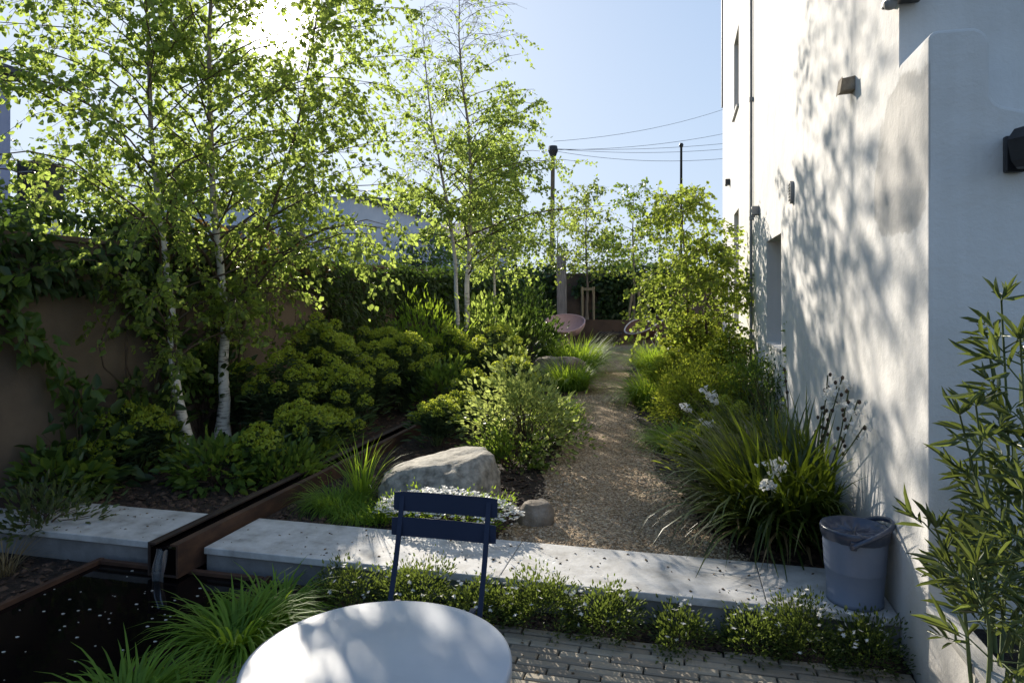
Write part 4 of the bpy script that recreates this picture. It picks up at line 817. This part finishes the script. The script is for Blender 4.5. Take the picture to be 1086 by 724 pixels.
# ------------------------------------------------------------ right bed
grass('path_grass','pale sunlit grass mound right of the path at the far bend',at(698,12.8),1200,.8,.013,1.35,1.5,.34)
grass('path_grass','dense green grass mound on the right edge of the path',at(692,9.1),1100,.72,.010,1.3,1.7,.24)
grass('path_grass','low flattened grass tuft spilling onto the right of the path',at(720,6.6),700,.46,.008,1.0,1.7,.18)
E('lime spurge below the yellow-green tree, farthest on the right', at(738,11.8), 1.2,.45,18,.09,lm='leaf_fresh')
E('tall lime spurge in front of the yellow-green tree', at(738,10.0), 1.25,.5,20,.09,lm='leaf_fresh')
E('lime spurge at the wall side of the yellow-green tree', at(772,9.0), 1.1,.4,16,.08,lm='leaf_fresh')
E('rounded lime spurge behind the green path grass', at(715,8.9), .8,.35,18,.07,lm='leaf_fresh')
shrub('clipped_shrub','rounded small-leaved green shrub right of the path', at(750,7.6), .52,.5,.78,150,40,.034,.6,'leaf_fresh',clr=.13,up=.1,rag=.08)
shrub('clipped_shrub','lower small-leaved olive shrub against the path', at(722,7.8), .38,.4,.58,100,36,.034,.6,'leaf_fresh',clr=.12,up=.1,rag=.08)
shrub('clipped_shrub','small-leaved shrub next to the window recess', at(790,7.4), .38,.4,.9,90,34,.036,.6,'leaf_mid',clr=.13,up=.1)
E('small lime spurge at the left foot of the strap-leaved clump', at(738,5.6), .42,.24,14,.055,lm='leaf_fresh')
E('lime spurge hidden behind the strap-leaved clump', at(778,6.2), .55,.3,13,.06,lm='leaf_fresh')
shrub('dark_leaved_shrub','dark purple-green twiggy shrub beneath the window recess', at(812,6.75), .3,.3,.95,60,20,.035,.5,'leaf_dark',clr=.14)
def strap(label, base, n, ln, r, name='strap_leaved_plant', wd=.012):
    th = thing(name, base, label, 'plant', 'strap-leaved clumps beside the house'); g = Geo(); b = np.array(base); q = np.sqrt(rng.random(n))*r; a = rng.uniform(0,2*PI,n)
    P = b+np.stack([np.cos(a)*q, np.sin(a)*q, np.zeros(n)-.01],-1); P[:,0] = np.minimum(P[:,0], HU-.05)
    az = a+rng.normal(0,.55,n); L_ = ln*rng.uniform(.5,1.12,n)
    # keep blades from passing through the house wall
    reach = (HU-.04-P[:,0])/np.maximum(.05,np.cos(az)); e0 = rng.uniform(.72,1.5,n); L2 = np.where(np.cos(az) > .1, np.minimum(L_, np.maximum(reach/np.cos(e0*.75), .25)), L_)
    blades(g,P,az,L2,wd,e0,rng.uniform(.5,1.7,n),6); V = np.concatenate(g.v); V[:,0] = np.minimum(V[:,0], HU-.012); V[:,2] = np.maximum(V[:,2], .155 if b[1] < 4.4 else .125); g.v = [V]; g.build('blades','leaf_strap',th)
    g = Geo(); m = n//14; blades(g,P[:m],az[:m]+.6,L2[:m]*.75,wd,.8,1.5,6); V = np.concatenate(g.v); V[:,0] = np.minimum(V[:,0], HU-.014); V[:,2] = np.maximum(V[:,2], .156); g.v = [V]; g.build('dry_blades','leaf_dry',th); return th
lib = strap('huge dark green strap-leaved clump beside the pail', at(832,4.25), 1300,.9,.3,wd=.021)
lib2 = strap('second strap-leaved clump behind the huge one, against the wall', at(862,4.75), 700,.8,.22,wd=.018)
lib3 = strap('rusty-tipped strap-leaved clump below the dark twiggy shrub', at(815,5.7), 700,.75,.22)
def blossom(g, c, s):
    ax = nrm(np.array([[rng.normal(0,.7), rng.normal(0,.7)-.5, rng.normal(.3,.5)]])); u = nrm(np.cross(ax, [[.3,.2,1]])); v = np.cross(ax, u)
    for k in range(3):
        a = k*2.09; leaves(g, [c], u*math.cos(a)+v*math.sin(a)+ax*.35, s*.7, .95, .1, up=ax)
def spike(th, base, top, nfl, npod=0, fs=.026, spread=.024, frac=.35):
    g = Geo(); p = spl([base, (Vector(base)+Vector(top))/2+Vector((rng.normal(0,.02),rng.normal(0,.02),.02)), top], 8); g.tube(p,.004,4); s = g.build('flower_stalk','stem_green',th)
    if nfl:
        g = Geo()
        for i in range(int(nfl*3)):
            t = 1-frac*rng.random(); c = np.array([np.interp(t,np.linspace(0,1,8),p[:,k]) for k in range(3)])+rng.normal(0,spread,3)*np.array([1,1,.6]); blossom(g,c,fs)
        o = g.build('blossoms','petal_white'); o.parent = th; o.matrix_parent_inverse = Matrix.Translation(-th.location)
    if npod:
        g = Geo()
        for i in range(npod):
            t = 1-.5*i/npod; c = np.array([np.interp(t,np.linspace(0,1,8),p[:,k]) for k in range(3)])+rng.normal(0,.012,3); g.lathe([(0,.014),(.008,.008),(.01,0),(.007,-.01),(0,-.014)],tuple(c),6)
        o = g.build('seed_pods','bud_brown'); o.parent = th; o.matrix_parent_inverse = Matrix.Translation(-th.location)
lb = at(822,4.22)
spike(lib, lb, dp(820,488,3.72), 16, fs=.025, frac=.16); spike(lib, lb, dp(814,512,3.7), 9, fs=.025, frac=.1, spread=.02)
spike(lib3, at(815,5.7), dp(747,412,5.4), 14, fs=.031, frac=.16); spike(lib3, at(815,5.7), dp(722,430,5.5), 8, fs=.031, frac=.1); spike(lib3, at(815,5.7), dp(750,448,5.3), 6, fs=.028, frac=.08)
l2 = at(862,4.75)
for px, py, nf, npd in ((893,405,10,5),(888,412,10,5),(878,402,0,9),(910,428,4,6),(900,418,0,8),(885,425,8,4),(917,455,3,3),(872,440,0,7)): spike(lib2, l2, dp(px,py-4,min(4.6, .905/((px-543)/F*cs-sn))), nf, npd, fs=.028, frac=.12)
# cane with a climbing plant by the window, and seed stalks
cb = at(840,6.4); t = thing('cane_climber', cb, 'leafy climber twining up a thin cane before the window recess', 'climber')
g = Geo(); g.tube([cb, dp(836,336,6.45)],.008,6); g.build('cane','bark_twig',t)
g = Geo(); z = rng.uniform(.45,1.35,110); a = rng.uniform(0,2*PI,110); leaves(g, np.stack([cb.x+.05*np.cos(a)+.0, cb.y+.05*np.sin(a), z],-1), np.stack([np.cos(a),np.sin(a),rng.uniform(-.5,.3,110)],-1), .06,.8,.5); g.build('foliage','leaf_birch',t)
for k, (px0, px1, py) in enumerate(((822,832,392),(850,860,374),(842,855,395))):
    b0 = at(px0+10,6.0); tp = dp(px1,py,6.0); t = thing('seed_stalk', b0, ['dark seed stalk leaning right under the window recess','dark seed stalk with a drooping tip right of the cane','short dark seed stalk close to the cane'][k], 'plant', 'dark seed stalks by the wall')
    g = Geo(); p = spl([b0,(b0+tp)/2+Vector((.03,0,.05)),tp],8); g.tube(p,.005,4); g.build('stalk','bark_twig',t)
    g = Geo()
    for q in p[-3:]: g.lathe([(0,.02),(.012,.01),(.014,0),(.008,-.015),(0,-.02)],tuple(q),6)
    g.build('seed_pods','bud_brown',t)
# ------------------------------------------------------------ white flower clump by the boulder
def whiteclump(label, c, rx, ry, h, nf):
    th = shrub('white_flowered_plant',label,c,rx,ry,h,60,26,.022,.4,'leaf_grass','plant',clr=.06,stems=False,low=.3)
    g = Geo(); 
    for i in range(nf):
        a = rng.uniform(0,2*PI); q = math.sqrt(rng.random()); x = c[0]+rx*q*math.cos(a)*1.05; y = c[1]+ry*q*math.sin(a)*1.05; z = c[2]+h*(1.02-.5*q*q)+rng.normal(0,.012)
        for k in range(5):
            aa = k*1.257+rng.uniform(0,.5); leaves(g,[(x+rng.normal(0,.003),y,z)],[[math.cos(aa),math.sin(aa),.25+rng.normal(0,.15)]],.019,.85,.2,simple=True)
    g.build('flowers','petal_white',th); return th
c = at(476,4.33); whiteclump('carpet of small white flowers between boulder and low wall',c,.46,.2,.22,620)
c = at(415,4.42); whiteclump('small white-flowered patch beside the grass mound',c,.12,.12,.12,70)
# ------------------------------------------------------------ daisies along the low wall
def daisy_mesh():
    g = Geo(); a = np.arange(11)*2*PI/11; leaves(g, np.zeros((11,3)), np.stack([np.cos(a),np.sin(a),np.full(11,.15)],-1), 1, .32, .1, simple=True); o = g.build('t','petal_white'); me = o.data; bpy.data.objects.remove(o)
    me.materials.append(MATS['daisy_yellow']); return me
DM = daisy_mesh()
def daisies(label, c, rx, ry, h, nf, ncl):
    th = shrub('daisy_mound',label,c,rx,ry,h,ncl,30,.021,.45,'leaf_daisy','plant','daisy mounds along the low wall',clr=.055,low=.1,stems=False,up=.5)
    for i in range(nf):
        a = rng.uniform(0,2*PI); q = math.sqrt(rng.random()); z = c[2]+h*(1.14-.7*q*q)+rng.uniform(-.03,.04); x = c[0]+rx*q*math.cos(a); y = c[1]+ry*q*math.sin(a)
        part_copy('daisy_flower',DM,th,(x,y,z),rng.uniform(.009,.014),rng.uniform(0,6),rng.normal(.55,.4))
    return th
DL = [('dark daisy mound beside the bright pool grasses',-1.66,.2,.2,24,60),('daisy mound left of the blue chair',-1.3,.22,.26,40,74),('daisy mound under the left side of the blue chair',-.95,.18,.21,44,66),('daisy mound behind the round table, right of the chair back',-.66,.2,.28,50,84),('daisy mound at the right chair leg',-.35,.17,.22,36,60),('small isolated daisy mound in the middle of the bed',.0,.13,.18,22,48),('daisy mound right of the isolated one',.32,.14,.17,24,50),('flowering daisy mound below the strap-leaved clump',.53,.17,.24,34,70),('daisy mound below the pail by the house corner',.79,.15,.19,24,60)]
for lab, x, r, h, nf, nc in DL: daisies(lab,(x,3.25+rng.normal(0,.012),-.012),r,.14,h,nf,nc)
# ------------------------------------------------------------ grasses beside the pool
def poolgrass(label, b, n, ln): return grass('pool_grass',label,b,n,ln,.012,1.15,1.9,.09,group='arching grasses beside the pool')
poolgrass('large arching grass clump between the pool and the table',at(252,3.12,-.02),430,.42)
poolgrass('upper arching grass clump at the corner of pool and low wall',at(292,3.4,-.02),280,.34)
poolgrass('arching grass clump at the bottom left corner by the pool',at(135,2.6,-.02),400,.36)
poolgrass('low grass clump at the bottom edge near the pool rim',at(190,2.5,-.02),260,.3)
# ------------------------------------------------------------ willow-leaved shrub at the right edge
def bamboo(label, base, tip, n, seed):
    th = thing('willow_leaved_shrub', base, label, 'shrub', 'willow-leaved shoots in the raised planter'); g = Geo(); gl = Geo()
    p = spl([base, Vector(base).lerp(Vector(tip),.5)+Vector((.03,.02,.04)), tip], 12); g.tube(p, np.linspace(.007,.003,12), 6)
    P = []; D = []
    for i in range(int(n*.8)):
        t = rng.uniform(.1,1.0); c = np.array([np.interp(t,np.linspace(0,1,12),p[:,k]) for k in range(3)])
        a = i*2.4+rng.normal(0,.4); d = nrm(np.array([math.cos(a),math.sin(a),rng.uniform(.1,1.3)])); ln = rng.uniform(.07,.24)*(1.15-.55*t); e = c+d*ln+np.array([0,0,-.02]); g.tube([c,(c+e)/2+np.array([0,0,.012]),e],[.0028,.0022,.0015],4,caps=False)
        m = int(4+ln*30); u = nrm(rng.normal(0,1,3)); ax = nrm(np.cross(d,u)); bx_ = np.cross(d,ax)
        for k in range(m):
            s = .3+.7*(k+1)/m; q = k*2.4; w = .75*(1.15-s)+.25; P.append(c+(e-c)*s); D.append(d*(.6+s*.5)+(ax*math.cos(q)+bx_*math.sin(q))*w*1.1+np.array([0,0,rng.normal(-.12,.22)]))
    for k in range(8): aa = k*.78; P.append(p[-1]); D.append((.6*math.cos(aa),.6*math.sin(aa),rng.uniform(.3,1.2)))
    P = np.array(P); D = np.array(D); leaves(gl,P,D,.092,.15,1.2)
    g.build('stems','stem_green',th); gl.build('foliage','leaf_olive',th); return th
BB = [('leftmost willow-leaved shoot reaching across the white corner',(1030,2.3),(992,560),2.25,16),('tall willow-leaved shoot with its tip above the others',(1062,2.45),(1062,318),2.3,34),('willow-leaved shoot leaning right out of the picture',(1085,2.3),(1082,360),2.15,34),('short willow-leaved shoot in the middle of the planter',(1050,2.25),(1035,430),2.2,26),('bushy willow-leaved shoot low at the right edge',(1075,2.1),(1085,520),2.0,26),('low front willow-leaved shoot at the bottom right corner',(1045,2.05),(1035,600),1.95,18),('slanting willow-leaved shoot against the blue wall',(1056,2.5),(1018,440),2.4,24)]
for lab, (px, Y), (tx_, ty_), Yt, n in BB: bamboo(lab, at(px,Y,.29), dp(tx_,ty_,Yt), n, 0)
#@@LIGHT
# ------------------------------------------------------------ light
SE = R(20.6); SA = R(32.7); S = Vector((-math.sin(SA)*math.cos(SE), math.cos(SA)*math.cos(SE), math.sin(SE)))
ld = bpy.data.lights.new('sun','SUN'); ld.energy = 5.0; ld.angle = R(.55); ld.color = (1,.91,.78); lo = bpy.data.objects.new('sun', ld); COL.objects.link(lo); lo.rotation_euler = S.to_track_quat('Z','Y').to_euler()
w = bpy.data.worlds.new('World'); sc.world = w; w.use_nodes = True; nt = w.node_tree; nt.nodes.clear()
sky = nt.nodes.new('ShaderNodeTexSky'); sky.sky_type = 'NISHITA'; sky.sun_disc = False; sky.sun_elevation = SE; sky.sun_rotation = -SA; sky.air_density = 1.0; sky.dust_density = .8; sky.ozone_density = 1.3
bg = nt.nodes.new('ShaderNodeBackground'); bg.inputs[1].default_value = .09; SKYC = 6.3; tn = nt.nodes.new('ShaderNodeMix'); tn.data_type = 'RGBA'; tn.blend_type = 'MULTIPLY'; tn.inputs[0].default_value = 1; tn.inputs[7].default_value = (.93,.94,1.09,1); L(nt, sky.outputs[0], tn.inputs[6]); 
def vmth(op, a, b):
    n = nt.nodes.new('ShaderNodeVectorMath'); n.operation = op
    for i, x in enumerate((a, b)):
        if isinstance(x, tuple): n.inputs[i].default_value = x
        else: L(nt, x, n.inputs[i])
    return n.outputs[0]
L(nt, vmth('MULTIPLY', vmth('DIVIDE', tn.outputs[2], vmth('ADD', tn.outputs[2], (2.2,2.2,2.2))), (SKYC*.9,SKYC*1.05,SKYC*1.25)), bg.inputs[0])
# the sun itself, as seen through the leaves
tc = nt.nodes.new('ShaderNodeTexCoord'); vm = nt.nodes.new('ShaderNodeVectorMath'); vm.operation = 'DOT_PRODUCT'; L(nt, tc.outputs['Generated'], vm.inputs[0]); vm.inputs[1].default_value = S
def mth(op, a, b): 
    n = nt.nodes.new('ShaderNodeMath'); n.operation = op
    for i, x in enumerate((a, b)):
        if isinstance(x, (int, float)): n.inputs[i].default_value = x
        else: L(nt, x, n.inputs[i])
    return n.outputs[0]
cl = mth('MAXIMUM', vm.outputs['Value'], 0.0); p1 = mth('MULTIPLY', mth('POWER', cl, 2600.0), 14.0); p2 = mth('MULTIPLY', mth('POWER', cl, 500.0), .8); p3 = mth('MULTIPLY', mth('POWER', cl, 22.0), .05)
sm = mth('ADD', mth('ADD', p1, p2), p3); bg2 = nt.nodes.new('ShaderNodeBackground'); bg2.inputs[0].default_value = (1,.95,.86,1); L(nt, sm, bg2.inputs[1])
ad = nt.nodes.new('ShaderNodeAddShader'); L(nt, bg.outputs[0], ad.inputs[0]); L(nt, bg2.outputs[0], ad.inputs[1]); wo = nt.nodes.new('ShaderNodeOutputWorld'); L(nt, ad.outputs[0], wo.inputs[0])
# ------------------------------------------------------------ camera and render
cd = bpy.data.cameras.new('camera'); cd.sensor_width = 36; cd.lens = 24.0; cd.shift_y = -50/1086; cd.clip_start = .05; cd.clip_end = 2000
co = bpy.data.objects.new('camera', cd); COL.objects.link(co); co.location = (0,0,EYE); co.rotation_euler = (R(90),0,CY); sc.camera = co
sc.render.engine = 'CYCLES'; sc.cycles.use_denoising = True; sc.cycles.max_bounces = 6; sc.cycles.diffuse_bounces = 3; sc.cycles.transmission_bounces = 4; sc.cycles.glossy_bounces = 3; sc.cycles.sample_clamp_indirect = 6
sc.view_settings.view_transform = 'Standard'; sc.view_settings.look = 'None'; sc.view_settings.gamma = 1; sc.view_settings.use_curve_mapping = False; sc.view_settings.exposure = 0.8
